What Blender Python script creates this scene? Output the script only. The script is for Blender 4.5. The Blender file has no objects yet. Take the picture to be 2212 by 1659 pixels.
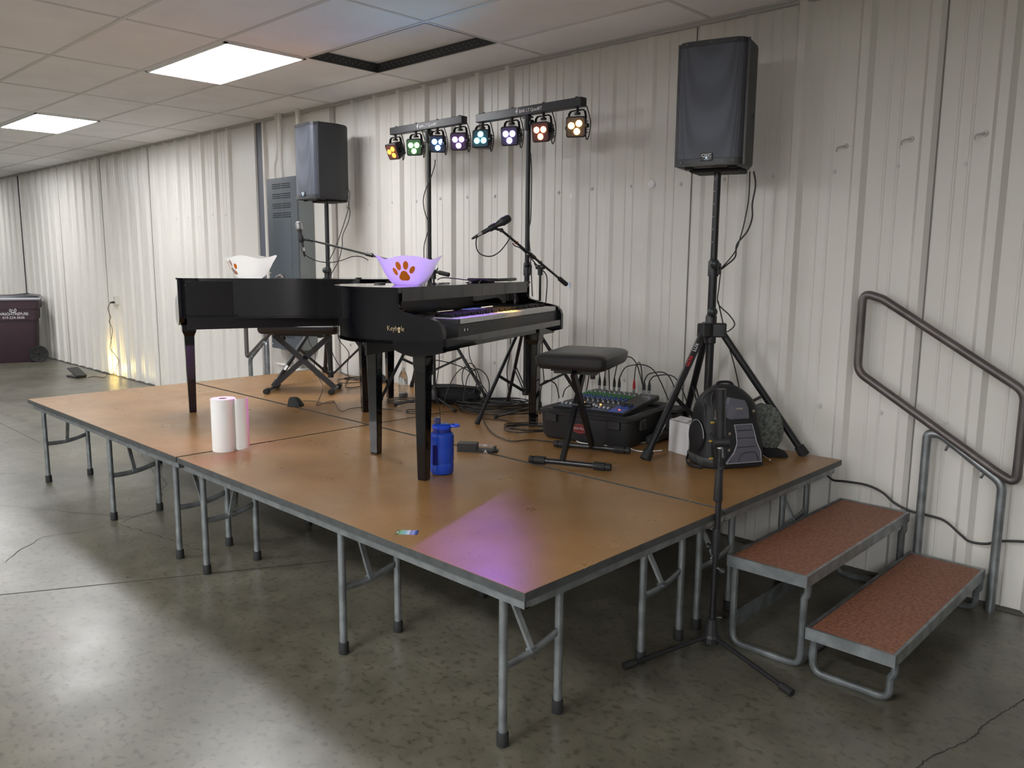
import bpy, bmesh, math, random
from mathutils import Vector, Matrix, Euler
random.seed(7)
PI = math.pi
C = bpy.context.scene.collection
# ---------------------------------------------------------------- camera
def setup_camera():
    yaw, pitch, roll = -0.76319, -0.14981, 0.00846
    f = Vector((math.cos(pitch)*math.sin(yaw), math.cos(pitch)*math.cos(yaw), math.sin(pitch)))
    r = Vector((math.cos(yaw), -math.sin(yaw), 0)); u = r.cross(f)
    r2 = r*math.cos(roll)+u*math.sin(roll); u2 = u*math.cos(roll)-r*math.sin(roll)
    cd = bpy.data.cameras.new('camera'); co = bpy.data.objects.new('camera', cd); C.objects.link(co)
    M = Matrix(((r2.x, u2.x, -f.x), (r2.y, u2.y, -f.y), (r2.z, u2.z, -f.z))).to_4x4()
    M.translation = Vector((1.6009, -1.7392, 1.6072)); co.matrix_world = M
    cd.sensor_fit = 'HORIZONTAL'; cd.sensor_width = 36; cd.lens = 1748.24/2212*36
    cd.clip_start = .05; cd.clip_end = 200
    bpy.context.scene.camera = co
setup_camera()
sc = bpy.context.scene
w = bpy.data.worlds.new('world'); sc.world = w; w.use_nodes = True
w.node_tree.nodes['Background'].inputs[0].default_value = (.55, .6, .65, 1)
w.node_tree.nodes['Background'].inputs[1].default_value = .05
sc.view_settings.view_transform = 'Standard'; sc.view_settings.look = 'None'
sc.view_settings.exposure = 1.1; sc.view_settings.gamma = 1.0
PANEL_STRENGTH = 19.0      # the lit ceiling panels
PAR = 1.0                  # stage lamps
SPOTS = []                 # filled by the lamp builders
# ---------------------------------------------------------------- materials
MATS = {}
def mat(name, col=(.5, .5, .5), rough=.5, metal=0, noise=0, nscale=8, bump=0, bscale=60, coat=0, emit=None, es=0, alpha=1, trans=0, spec=.5, col2=None, detail=4, sss=0):
    if name in MATS: return MATS[name]
    m = bpy.data.materials.new(name); m.use_nodes = True; nt = m.node_tree; b = nt.nodes['Principled BSDF']
    L = nt.links.new
    b.inputs['Base Color'].default_value = (*col, 1); b.inputs['Roughness'].default_value = rough
    b.inputs['Metallic'].default_value = metal; b.inputs['Coat Weight'].default_value = coat
    b.inputs['Specular IOR Level'].default_value = spec
    if trans: b.inputs['Transmission Weight'].default_value = trans
    if alpha < 1: b.inputs['Alpha'].default_value = alpha
    if emit: b.inputs['Emission Color'].default_value = (*emit, 1); b.inputs['Emission Strength'].default_value = es
    if noise or col2 or bump: tc = nt.nodes.new('ShaderNodeTexCoord')
    if noise or col2:
        n = nt.nodes.new('ShaderNodeTexNoise'); n.inputs['Scale'].default_value = nscale; n.inputs['Detail'].default_value = detail
        L(tc.outputs['Object'], n.inputs['Vector'])
        mx = nt.nodes.new('ShaderNodeMix'); mx.data_type = 'RGBA'
        c2 = col2 if col2 else tuple(max(0, c*(1-noise)) for c in col)
        mx.inputs[6].default_value = (*c2, 1); mx.inputs[7].default_value = (*col, 1)
        rp = nt.nodes.new('ShaderNodeMapRange'); rp.inputs[1].default_value = .35; rp.inputs[2].default_value = .65
        L(n.outputs['Fac'], rp.inputs[0]); L(rp.outputs[0], mx.inputs[0]); L(mx.outputs[2], b.inputs['Base Color'])
    if bump:
        n2 = nt.nodes.new('ShaderNodeTexNoise'); n2.inputs['Scale'].default_value = bscale; n2.inputs['Detail'].default_value = 3
        bp = nt.nodes.new('ShaderNodeBump'); bp.inputs['Strength'].default_value = bump; bp.inputs['Distance'].default_value = .002
        L(tc.outputs['Object'], n2.inputs['Vector']); L(n2.outputs['Fac'], bp.inputs['Height']); L(bp.outputs[0], b.inputs['Normal'])
    MATS[name] = m
    return m
def floor_mat():
    m = mat('polished_concrete', (.2, .2, .165), .3); nt = m.node_tree; b = nt.nodes['Principled BSDF']; L = nt.links.new
    tc = nt.nodes.new('ShaderNodeTexCoord')
    def noi(s, d, st=(1, 1, 1)):
        mp = nt.nodes.new('ShaderNodeMapping'); mp.inputs['Scale'].default_value = st
        n = nt.nodes.new('ShaderNodeTexNoise'); n.inputs['Scale'].default_value = s; n.inputs['Detail'].default_value = d
        L(tc.outputs['Object'], mp.inputs[0]); L(mp.outputs[0], n.inputs['Vector']); return n
    def ramp(n, stops):
        r = nt.nodes.new('ShaderNodeValToRGB'); e = r.color_ramp.elements
        e[0].position, e[0].color = stops[0][0], (*stops[0][1], 1); e[1].position, e[1].color = stops[-1][0], (*stops[-1][1], 1)
        for p, c in stops[1:-1]:
            x = e.new(p); x.color = (*c, 1)
        L(n.outputs['Fac'], r.inputs[0]); return r
    r1 = ramp(noi(1.1, 6), [(.3, (.088, .081, .060)), (.55, (.132, .124, .095)), (.75, (.175, .166, .132))])
    r2 = ramp(noi(30, 6, (1, 1.25, 1)), [(.36, (.5, .48, .44)), (.46, (1, 1, 1))])
    r3 = ramp(noi(7, 8), [(.35, (.8, .8, .78)), (.7, (1.12, 1.12, 1.1))])
    m1 = nt.nodes.new('ShaderNodeMix'); m1.data_type = 'RGBA'; m1.blend_type = 'MULTIPLY'; m1.inputs[0].default_value = .75
    m2 = nt.nodes.new('ShaderNodeMix'); m2.data_type = 'RGBA'; m2.blend_type = 'MULTIPLY'; m2.inputs[0].default_value = 1
    L(r1.outputs[0], m1.inputs[6]); L(r2.outputs[0], m1.inputs[7]); L(m1.outputs[2], m2.inputs[6]); L(r3.outputs[0], m2.inputs[7])
    L(m2.outputs[2], b.inputs['Base Color'])
    b.inputs['Specular IOR Level'].default_value = .7
    rr = nt.nodes.new('ShaderNodeMapRange'); rr.inputs[3].default_value = .22; rr.inputs[4].default_value = .40
    L(noi(3, 5).outputs['Fac'], rr.inputs[0]); L(rr.outputs[0], b.inputs['Roughness'])
    bp = nt.nodes.new('ShaderNodeBump'); bp.inputs['Strength'].default_value = .12; bp.inputs['Distance'].default_value = .01
    L(noi(9, 4).outputs['Fac'], bp.inputs['Height']); L(bp.outputs[0], b.inputs['Normal'])
    return m
def board_mat():
    m = mat('brown_hardboard', (.36, .19, .075), .3); nt = m.node_tree; b = nt.nodes['Principled BSDF']; L = nt.links.new
    tc = nt.nodes.new('ShaderNodeTexCoord')
    def noi(s, d, st=(1, 1, 1)):
        mp = nt.nodes.new('ShaderNodeMapping'); mp.inputs['Scale'].default_value = st
        n = nt.nodes.new('ShaderNodeTexNoise'); n.inputs['Scale'].default_value = s; n.inputs['Detail'].default_value = d
        L(tc.outputs['Object'], mp.inputs[0]); L(mp.outputs[0], n.inputs['Vector']); return n
    def ramp(n, a, ca, c, cc):
        r = nt.nodes.new('ShaderNodeValToRGB'); e = r.color_ramp.elements
        e[0].position, e[0].color = a, (*ca, 1); e[1].position, e[1].color = c, (*cc, 1); L(n.outputs['Fac'], r.inputs[0]); return r
    r1 = ramp(noi(2.2, 5), .3, (.235, .122, .040), .7, (.335, .18, .064))
    r2 = ramp(noi(55, 3), .30, (.55, .45, .38), .38, (1, 1, 1))
    r3 = ramp(noi(110, 2, (1, .35, 1)), .73, (0, 0, 0), .78, (1, 1, 1))
    r4 = ramp(noi(1.7, 2), .5, (0, 0, 0), .62, (1, 1, 1))
    m1 = nt.nodes.new('ShaderNodeMix'); m1.data_type = 'RGBA'; m1.blend_type = 'MULTIPLY'; m1.inputs[0].default_value = .6
    L(r1.outputs[0], m1.inputs[6]); L(r2.outputs[0], m1.inputs[7])
    mm = nt.nodes.new('ShaderNodeMath'); mm.operation = 'MULTIPLY'; L(r3.outputs[0], mm.inputs[0]); L(r4.outputs[0], mm.inputs[1])
    m2 = nt.nodes.new('ShaderNodeMix'); m2.data_type = 'RGBA'; m2.inputs[7].default_value = (.58, .36, .2, 1)
    L(mm.outputs[0], m2.inputs[0]); L(m1.outputs[2], m2.inputs[6]); L(m2.outputs[2], b.inputs['Base Color'])
    rr = nt.nodes.new('ShaderNodeMapRange'); rr.inputs[3].default_value = .2; rr.inputs[4].default_value = .42
    L(noi(5, 5).outputs['Fac'], rr.inputs[0]); L(rr.outputs[0], b.inputs['Roughness'])
    return m
M_black = mat('black_plastic', (.018, .018, .02), .42)
M_blackm = mat('black_painted_steel', (.014, .014, .016), .35, noise=.3, nscale=30)
M_rub = mat('black_rubber', (.012, .012, .012), .7)
M_gloss = mat('glossy_black_lacquer', (.003, .003, .005), .07, coat=.3, noise=.2, nscale=3)
M_galv = mat('galvanised_steel', (.33, .36, .37), .42, metal=.75, noise=.35, nscale=14)
M_galvd = mat('dull_grey_steel', (.2, .22, .22), .55, metal=.5, noise=.4, nscale=18)
M_cable = mat('black_cable', (.012, .012, .013), .5)
M_chrome = mat('chrome', (.75, .75, .77), .15, metal=1)
M_white = mat('white_plastic', (.8, .8, .8), .4)
M_wall = mat('cream_painted_steel', (.72, .70, .65), .38, noise=.04, nscale=1.5, bump=.15, bscale=140)
M_letter = mat('white_print', (.85, .85, .85), .5)
# ---------------------------------------------------------------- mesh helpers
def T(x=0, y=0, z=0): return Matrix.Translation((x, y, z))
def RZ(a): return Matrix.Rotation(a, 4, 'Z')
def RX(a): return Matrix.Rotation(a, 4, 'X')
def RY(a): return Matrix.Rotation(a, 4, 'Y')
def frame(o, x, y, z):
    return Matrix(((x[0], y[0], z[0], o[0]), (x[1], y[1], z[1], o[1]), (x[2], y[2], z[2], o[2]), (0, 0, 0, 1)))
def align(p, q):
    """matrix with origin p and +Z pointing at q"""
    z = (Vector(q)-Vector(p)).normalized(); a = Vector((0, 0, 1)) if abs(z.z) < .95 else Vector((1, 0, 0))
    x = a.cross(z).normalized(); y = z.cross(x); return frame(Vector(p), x, y, z)
class MB:
    def __init__(s): s.bm = bmesh.new(); s.sm = False
    def _add(s, verts, faces, M=None, smooth=False):
        vs = [s.bm.verts.new((M @ Vector(v)) if M else v) for v in verts]
        for f in faces:
            try: fc = s.bm.faces.new([vs[i] for i in f]); fc.smooth = smooth
            except ValueError: pass
        return s
    def box(s, cx, cy, cz, sx, sy, sz, M=None, bev=0):
        x, y, z = sx/2, sy/2, sz/2
        if bev:
            b = min(bev, x*.9, y*.9, z*.9); pr = []
            for i, zz in enumerate((-z, -z+b, z-b, z)):
                k = b if i in (0, 3) else 0
                pr.append([(cx+a, cy+c, cz+zz) for a, c in rrect(x-k, y-k, max(b-k, 0)+b*.6, 3)])
            return s.loft(pr, M, smooth=True)
        v = [(cx+i*x, cy+j*y, cz+k*z) for i in (-1, 1) for j in (-1, 1) for k in (-1, 1)]
        return s._add(v, [(0, 1, 3, 2), (4, 6, 7, 5), (0, 4, 5, 1), (2, 3, 7, 6), (0, 2, 6, 4), (1, 5, 7, 3)], M)
    def loft(s, rings, M=None, closed=True, cap=True, smooth=True):
        n = len(rings[0]); v = [p for r in rings for p in r]; f = []
        for i in range(len(rings)-1):
            for j in range(n if closed else n-1):
                a = i*n+j; b = i*n+(j+1) % n; f.append((a, b, b+n, a+n))
        s._add(v, f, M, smooth)
        if cap and closed:
            s._add(rings[0], [tuple(range(n))[::-1]], M); s._add(rings[-1], [tuple(range(n))], M)
        return s
    def prism(s, poly, z0, z1, M=None, smooth=False):
        n = len(poly); v = [(x, y, z0) for x, y in poly]+[(x, y, z1) for x, y in poly]
        s._add(v, [tuple(range(n))[::-1], tuple(range(n, 2*n))], M)
        return s._add(v, [(i, (i+1) % n, (i+1) % n+n, i+n) for i in range(n)], M, smooth)
    def lathe(s, prof, M=None, seg=24, cap=True, smooth=True):
        rings = [[(r*math.cos(2*PI*i/seg), r*math.sin(2*PI*i/seg), z) for i in range(seg)] for r, z in prof]
        return s.loft(rings, M, cap=cap, smooth=smooth)
    def cyl(s, p, q, r, r2=None, seg=12):
        L = (Vector(q)-Vector(p)).length
        return s.lathe([(r, 0), (r if r2 is None else r2, L)], align(p, q), seg)
    def ball(s, p, r, seg=14, sz=1):
        pr = [(max(r*math.sin(PI*i/8), 1e-4), -r*sz*math.cos(PI*i/8)) for i in range(9)]
        return s.lathe(pr, T(*p), seg)
    def tube(s, pts, r, seg=8, closed=False, M=None, flat=None):
        P = [Vector(p) for p in pts]; n = len(P)
        if flat: fr, fz = flat
        rings = []; prev = None
        for i in range(n):
            if closed: t = (P[(i+1) % n]-P[i-1])
            else: t = P[min(i+1, n-1)]-P[max(i-1, 0)]
            t.normalize()
            if prev is None:
                a = Vector((0, 0, 1)) if abs(t.z) < .9 else Vector((0, 1, 0)); x = a.cross(t).normalized()
            else:
                x = (prev-t*prev.dot(t)).normalized()
            prev = x; y = t.cross(x)
            a_, b_ = (r, r) if not flat else flat
            rings.append([tuple(P[i]+x*a_*math.cos(2*PI*k/seg)+y*b_*math.sin(2*PI*k/seg)) for k in range(seg)])
        if closed: rings.append(rings[0]); return s.loft(rings, M, cap=False)
        return s.loft(rings, M)
    def done(s, name, m, parent=None, **kw):
        bmesh.ops.remove_doubles(s.bm, verts=s.bm.verts, dist=1e-6)
        bmesh.ops.recalc_face_normals(s.bm, faces=s.bm.faces)
        for e in s.bm.edges:
            e.smooth = len(e.link_faces) == 2 and e.calc_face_angle(0) < .62
        me = bpy.data.meshes.new(name); s.bm.to_mesh(me); s.bm.free()
        for e in (m if isinstance(m, (list, tuple)) else [m]): me.materials.append(e)
        o = bpy.data.objects.new(name, me); C.objects.link(o)
        if parent: o.parent = parent
        for k, v in kw.items(): o[k] = v
        return o
def rrect(x, y, r, n=5):
    if r <= 1e-6: return [(x, y), (-x, y), (-x, -y), (x, -y)]
    r = min(r, x, y); o = []
    for (sx, sy, a0) in ((1, 1, 0), (-1, 1, 90), (-1, -1, 180), (1, -1, 270)):
        for i in range(n+1):
            a = math.radians(a0+90*i/n); o.append((sx*(x-r)+r*math.cos(a), sy*(y-r)+r*math.sin(a)))
    return o
def smooth_path(pts, k=5, closed=False):
    P = [Vector(p) for p in pts]; n = len(P); o = []
    R_ = range(n) if closed else range(n-1)
    for i in R_:
        p0 = P[i-1] if (closed or i > 0) else P[0]; p1 = P[i]; p2 = P[(i+1) % n]; p3 = P[(i+2) % n] if (closed or i+2 < n) else P[-1]
        for j in range(k):
            t = j/k
            o.append(.5*((2*p1)+(-p0+p2)*t+(2*p0-5*p1+4*p2-p3)*t*t+(-p0+3*p1-3*p2+p3)*t**3))
    if not closed: o.append(P[-1])
    return o
def round_path(pts, r, n=5, closed=False):
    """polyline with its corners rounded at radius r"""
    P = [Vector(p) for p in pts]; o = []; m = len(P)
    for i in range(m):
        if not closed and i in (0, m-1): o.append(P[i]); continue
        a = (P[i-1]-P[i]); b = (P[(i+1) % m]-P[i]); la, lb = a.length, b.length; a.normalize(); b.normalize()
        th = a.angle(b); d = min(r/math.tan(th/2), la*.49, lb*.49)
        for j in range(n+1):
            t = j/n; o.append((P[i]+a*d)*(1-t)**2+P[i]*2*t*(1-t)+(P[i]+b*d)*t*t)
    return o
def thing(name, label, cat, loc=(0, 0, 0), rz=0, group=None):
    o = bpy.data.objects.new(name, None); C.objects.link(o); o.empty_display_size = .1
    o.location = loc; o.rotation_euler = (0, 0, rz); o['label'] = label; o['category'] = cat
    if group: o['group'] = group
    return o
def tag(o, label, cat, group=None):
    o['label'] = label; o['category'] = cat
    if group: o['group'] = group
    return o
def struct(o): o['kind'] = 'structure'; return o
def dup(root, loc=None, rz=None, label=None):
    def cp(o, par):
        c = o.copy(); C.objects.link(c)
        if par: c.parent = par
        for ch in list(o.children): cp(ch, c)
        return c
    r = cp(root, None)
    if loc: r.location = loc
    if rz is not None: r.rotation_euler = (0, 0, rz)
    if label: r['label'] = label
    return r
def text(name, body, size, M, m, parent, ext=.0006, sx=1, align_='CENTER', space=1, shear=0, **kw):
    cu = bpy.data.curves.new(name, 'FONT'); cu.body = body; cu.size = size; cu.extrude = ext; cu.align_x = align_; cu.align_y = 'CENTER'
    cu.space_character = space; cu.shear = shear; cu.resolution_u = 3
    t = bpy.data.objects.new(name, cu); C.objects.link(t); bpy.context.view_layer.update()
    me = bpy.data.meshes.new_from_object(t.evaluated_get(bpy.context.evaluated_depsgraph_get()))
    bpy.data.objects.remove(t); me.transform(M @ Matrix.Diagonal((sx, 1, 1, 1)))
    me.materials.clear(); me.materials.append(m)
    o = bpy.data.objects.new(name, me); C.objects.link(o); o.parent = parent
    for k, v in kw.items(): o[k] = v
    return o
def spot(parent, p, tgt, col, power, size=50, blend=.6, rad=.03):
    ld = bpy.data.lights.new('lamp_beam', 'SPOT'); ld.energy = power; ld.color = col; ld.spot_size = math.radians(size); ld.spot_blend = blend; ld.shadow_soft_size = rad
    o = bpy.data.objects.new('lamp_beam', ld); C.objects.link(o)
    d = (Vector(tgt)-Vector(p)).normalized(); o.rotation_euler = d.to_track_quat('-Z', 'Y').to_euler(); o.location = p
    return o
# ================================================================ the room
ZC = 2.968; WY = 2.515
XL, XR, YF = -21.0, 5.0, -12.0
# ---- floor
fl = MB(); fl.box((XL+XR)/2, (YF+WY)/2+.1, -.05, XR-XL+.2, WY-YF+.4, .1)
floor = struct(fl.done('floor', floor_mat()))
M_crack = mat('dark_floor_joint', (.035, .034, .03), .8)
def crack(pts, wdt, name='floor_crack', jit=.0):
    b = MB(); P = [Vector((x, y, 0)) for x, y in pts]; Q = []
    for i in range(len(P)-1):
        n = 8 if jit else 1
        for k in range(n):
            q = P[i].lerp(P[i+1], k/n); d = (P[i+1]-P[i]).normalized()
            if jit and (i or k): q += Vector((-d.y, d.x, 0))*random.uniform(-jit, jit)
            Q.append(q)
    Q.append(P[-1]); vs = []
    for i, q in enumerate(Q):
        d = (Q[min(i+1, len(Q)-1)]-Q[max(i-1, 0)]).normalized(); ww = wdt*(random.uniform(.5, 1.2) if jit else 1)/2
        nrm = Vector((-d.y, d.x, 0))*ww; vs += [tuple(q+nrm+Vector((0, 0, .0012))), tuple(q-nrm+Vector((0, 0, .0012)))]
    b._add(vs, [(2*i, 2*i+1, 2*i+3, 2*i+2) for i in range(len(Q)-1)])
    return struct(b.done(name, M_crack, floor))
crack([(-9, -6.6), (-2.46, -.60), (-1.95, .13), (-1.5, .8), (.2, 3.2)][1:4] and [(-3.9, -2.9), (-2.78, -.85), (-1.98, .62), (-1.35, 1.76), (-.95, 2.5)], .006)
crack([(.88, .6), (.892, .909), (.90, .98), (.959, 1.168), (.976, 1.242), (.977, 1.322), (1.007, 1.476), (1.025, 1.56), (1.042, 1.635), (1.086, 1.781), (1.2, 2.2)], .005, jit=.004)
crack([(-3.56, .32), (-3.42, .0), (-3.5, -.35), (-3.2, -.62)], .004, jit=.02)
crack([(-3.5, .3), (-4.1, .62), (-5.2, .9)], .004, jit=.02)
crack([(-3.42, .05), (-3.05, .12), (-2.6, .2)], .004, jit=.015)
crack([(-20, .42), (-6.2, .42)], .005)
crack([(-3.45, .2), (-4.6, -.5), (-5.8, -.62)], .004, jit=.02)
# ---- ribbed back wall
def wall_profile(x0, x1):
    P = []; x = x1; ribs = []
    known = [.598+.305*i for i in range(1, 20)]+[.598, .289, -.03, -.36, -.665, -.952, -1.31, -1.606, -1.89, -2.19, -2.496, -2.798, -3.097, -3.4, -3.719, -4.03, -4.34]
    left = [-6.26-.306*i for i in range(1, 60)]
    return [r for r in known+left if x0+.1 < r < x1-.1]
def rib_wall(name, x0, x1, y, ribs, z1):
    b = MB(); pr = [(x0, y)]
    rs = sorted(ribs)
    for i, r in enumerate(rs):
        dep = .030
        if -2.3 < r < -.5: dep = .012
        pr += [(r-.062, y), (r-.04, y-dep), (r, y-dep), (r+.022, y)]
        nx = rs[i+1] if i+1 < len(rs) else x1
        if nx-r < .36:
            for q in (.105, .165):
                pr += [(r+q-.008, y), (r+q-.003, y-.004), (r+q+.003, y-.004), (r+q+.008, y)]
    pr.append((x1, y))
    vs = [(x, yy, 0) for x, yy in pr]+[(x, yy, z1) for x, yy in pr]; n = len(pr)
    b._add(vs, [(i, i+1, i+1+n, i+n) for i in range(n-1)])
    b.box((x0+x1)/2, y+.08, z1/2, x1-x0, .1, z1)
    return struct(b.done(name, M_wall))
ribs = wall_profile(-14.0, XR)
wall = rib_wall('wall_back', -13.8, XR, WY, ribs, ZC)
wall2 = rib_wall('wall_back', XL, -13.86, WY+.0, [-14.1-.306*i for i in range(22)], ZC)
g = MB(); g.box(-13.83, WY+.02, ZC/2, .07, .02, ZC); struct(g.done('trim_1', mat('shadow_gap', (.05, .055, .07), .7)))
# post with its dark gap beside the electric panel, slim channel further right
g = MB(); g.box(-6.035, WY-.012, ZC/2, .03, .03, ZC); g.box(-5.86, WY-.012, ZC/2, .03, .03, ZC); struct(g.done('trim_2', M_wall))
g = MB(); g.box(-5.95, WY-.004, ZC/2, .13, .008, ZC); struct(g.done('trim_3', mat('blue_grey_post', (.11, .12, .15), .5)))
g = MB(); g.box(-4.675, WY-.012, ZC/2, .06, .025, ZC, bev=.004); g.box(-4.715, WY-.006, ZC/2, .012, .014, ZC); struct(g.done('trim_4', mat('taupe_trim', (.42, .39, .36), .5)))
for i, x in enumerate((-8.63, -10.2, -11.9, -1.02, -1.93, .31)):   # lapped sheet seams
    g = MB(); g.box(x, WY-.002, ZC/2, .006, .006, ZC); struct(g.done('trim_%d' % (5+i), mat('seam_shadow', (.2, .19, .17), .7)))
g = MB(); g.box((XL+XR)/2, WY-.004, ZC-.018, XR-XL, .05, .012); g.box((XL+XR)/2, WY-.03, ZC-.006, XR-XL, .02, .012); struct(g.done('trim_11', mat('ceiling_trim', (.5, .49, .47), .6)))
g = MB(); g.box((XL+XR)/2, WY-.01, .004, XR-XL, .05, .012); struct(g.done('baseboard_back', mat('dark_sill', (.09, .085, .075), .8)))
g = MB()
for x in [r for r in ribs if -4.6 < r < 3 or -9 < r < -6.4]:
    for z in (.86, 2.08):
        zz = z+random.uniform(-.01, .01); xx = x-.15+random.uniform(-.01, .01)
        g.lathe([(.013, 0), (.012, .004), (.007, .004), (.006, .009), (.001, .010)], frame((xx, WY, zz), (1, 0, 0), (0, 0, 1), (0, -1, 0)), 10)
struct(g.done('wall_screws', mat('screw_paint', (.62, .61, .58), .35), wall))
for nm, bx in (('wall_left', (XL-.05, (YF+WY)/2, .1, WY-YF+.3)), ('wall_right', (XR+.05, (YF+WY)/2, .1, WY-YF+.3)), ('wall_front', ((XL+XR)/2, YF-.05, XR-XL+.3, .1))):
    g = MB(); g.box(bx[0], bx[1], ZC/2, bx[2], bx[3], ZC); struct(g.done(nm, mat('room_wall_paint', (.26, .25, .24), .6, noise=.1, nscale=2)))
# ---- suspended ceiling with grid, one recess and lit panels
PX, PY = 1.243, .603
gx = [-2.165+PX*i for i in range(-15, 7)]; gy = [2.052-PY*i for i in range(0, 24)]
M_tile = mat('ceiling_tile', (.92, .905, .92), .85, noise=.05, nscale=3, bump=.5, bscale=90)
hx0, hx1, hy0, hy1 = -2.165-PX+.012, -2.165-.012, 2.052-PY+.012, 2.052-.012
LX = [(-4.03, 1.165), (-7.79, 1.165), (-11.52, 1.165), (-15.25, 1.165), (-11.52, -3.06), (-7.79, -3.06), (-4.03, -3.06), (-.3, -3.06), (3.43, -3.06), (-4.03, -7.28), (-.3, -7.28), (3.43, -7.28)]  # farthest row is unseen, added to brighten the right of the back wall
LX = [(gx_, y_) for gx_, y_ in LX]
def ceil_piece(b, x0, x1, y0, y1): b.box((x0+x1)/2, (y0+y1)/2, ZC+.02, x1-x0, y1-y0, .04)
b = MB(); ceil_piece(b, XL, XR, YF, hy0); ceil_piece(b, XL, XR, hy1, WY+.1); ceil_piece(b, XL, hx0, hy0, hy1); ceil_piece(b, hx1, XR, hy0, hy1)
b.box((hx0+hx1)/2, (hy0+hy1)/2, ZC+.075, hx1-hx0+.1, hy1-hy0+.1, .03)
ceiling = struct(b.done('ceiling', M_tile))
b = MB()
for x in gx:
    if XL < x < XR: b.box(x, (YF+WY)/2, ZC-.0015, .024, WY-YF, .003)
for y in gy:
    if y > YF: b.box((XL+XR)/2, y, ZC-.002, XR-XL, .024, .003)
struct(b.done('ceiling_grid', mat('grid_paint', (.66, .65, .64), .5), ceiling))
M_perf = mat('dark_perforated_steel', (.06, .065, .07), .45, metal=.4)
b = MB(); cx, cy = (hx0+hx1)/2, (hy0+hy1)/2
for s in (-1, 1):
    b.box(cx+s*(hx1-hx0)/2, cy, ZC+.028, .006, hy1-hy0, .065); b.box(cx, cy+s*(hy1-hy0)/2, ZC+.028, hx1-hx0, .006, .065)
rec = b.done('recess_frame', M_perf, ceiling); struct(rec)
b = MB()
for i in range(44): b.cyl((hx0+.03+i*(hx1-hx0-.06)/43, hy1-.0045, ZC+.02+.018*(i % 2)), (hx0+.03+i*(hx1-hx0-.06)/43, hy1-.0035, ZC+.02+.018*(i % 2)), .003, seg=6)
for i in range(20): b.cyl((hx0+.0035, hy0+.03+i*.027, ZC+.02+.018*(i % 2)), (hx0+.0045, hy0+.03+i*.027, ZC+.02+.018*(i % 2)), .003, seg=6)
struct(b.done('frame_holes', mat('light_steel_holes', (.5, .5, .5), .5), ceiling))
LABS = ['big bright square ceiling panel nearest the dark recess', 'lit ceiling panel farther left, near the picture edge']
for i, (x, y) in enumerate(LX):
    t = thing('ceiling_light', LABS[i] if i < 2 else 'lit ceiling panel outside the view, %s' % ['third', 'fourth', 'fifth', 'sixth', 'seventh', 'eighth', 'ninth', 'tenth (added fill light)', 'eleventh (added fill light)', 'twelfth (added fill light)'][i-2]+' of the hall', 'ceiling light', (x, y, ZC), 0, 'lit ceiling panels')
    b = MB(); pw, ph = 1.19, .565
    for s in (-1, 1): b.box(s*pw/2, 0, -.006, .02, ph+.02, .010); b.box(0, s*ph/2, -.006, pw+.02, .02, .010)
    b.done('frame', M_white, t)
    b = MB(); b.box(0, 0, -.004, pw-.02, ph-.02, .005)
    b.done('diffuser', mat('lit_diffuser' if y > 0 else 'lit_diffuser_hall' if y > -5 else 'added_far_fill', (.9, .9, .9), .5, emit=(.97, .975, 1.0), es=PANEL_STRENGTH*(.66 if y > 0 else 1.3 if y > -5 else 4.0)), t)
# ================================================================ the stage
H = .6; SW, SD = 2.4384, 1.2036
def make_platform():
    t = thing('stage_platform', '', 'stage platform')
    b = MB(); b.box(SW/2, SD/2, H-.003, SW-.003, SD-.003, .006); b.done('deck', board_mat(), t)
    b = MB()
    for y in (.006, SD-.006): b.box(SW/2, y, H-.015, SW, .012, .027)
    for x in (.006, SW-.006): b.box(x, SD/2, H-.015, .012, SD-.024, .027)
    b.done('edge_trim', mat('dark_edge_steel', (.10, .11, .11), .5, metal=.4, noise=.3, nscale=20), t)
    b = MB()
    for y in (.028, SD-.028): b.box(SW/2, y, H-.052, SW-.05, .006, .034); b.box(SW/2, y+(.012 if y < .5 else -.012), H-.067, SW-.05, .026, .004)
    for x in (.028, SW-.028): b.box(x, SD/2, H-.052, .006, SD-.056, .034); b.box(x+(.012 if x < 1 else -.012), SD/2, H-.067, .026, SD-.056, .004)
    b.done('angle_frame', M_galv, t)
    return t
def leg_pairs(t, xs):
    for x, dx in xs:
        for (ya, yb) in ((.060, .343), (SD-.343, SD-.060)):
            for y in (ya, yb):
                b = MB(); b.cyl((x, y, .03), (x, y, H-.06), .0155, seg=12); lg = b.done('leg', M_galv, t)
                b = MB(); b.lathe([(.017, 0), (.0215, .002), (.021, .045), (.018, .05)], T(x, y, 0), 14); b.done('rubber_foot', M_rub, lg)
            ym = (ya+yb)/2
            b = MB(); pts = [(x, ya+.008+(yb-ya-.016)*u_/10, .282+.032*u_/10-.014*math.sin(PI*u_/10)) for u_ in range(11)]
            b.tube(pts, .01, 10, flat=(.008, .0155)); b.done('crossbar', M_galv, t)
            b = MB(); b.box(0, 0, .0, .022, .012, 1, align((x, ym, .290), (x+dx, ym-.01, H-.06)) @ T(0, 0, math.hypot(dx, .25)/2) @ Matrix.Diagonal((1, 1, math.hypot(dx, .25), 1)))
            b.box(x, ym, .292, .03, .03, .012); b.done('brace', M_galv, t)
LAB = {(0, 0): 'front stage platform nearest the camera, by the lone microphone stand', (1, 0): 'front stage platform at the left, with the paper towel roll near its seam',
       (0, 1): 'rear stage platform by the wall holding the backpack and mixer', (1, 1): 'rear stage platform by the wall under the far bench'}
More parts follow.
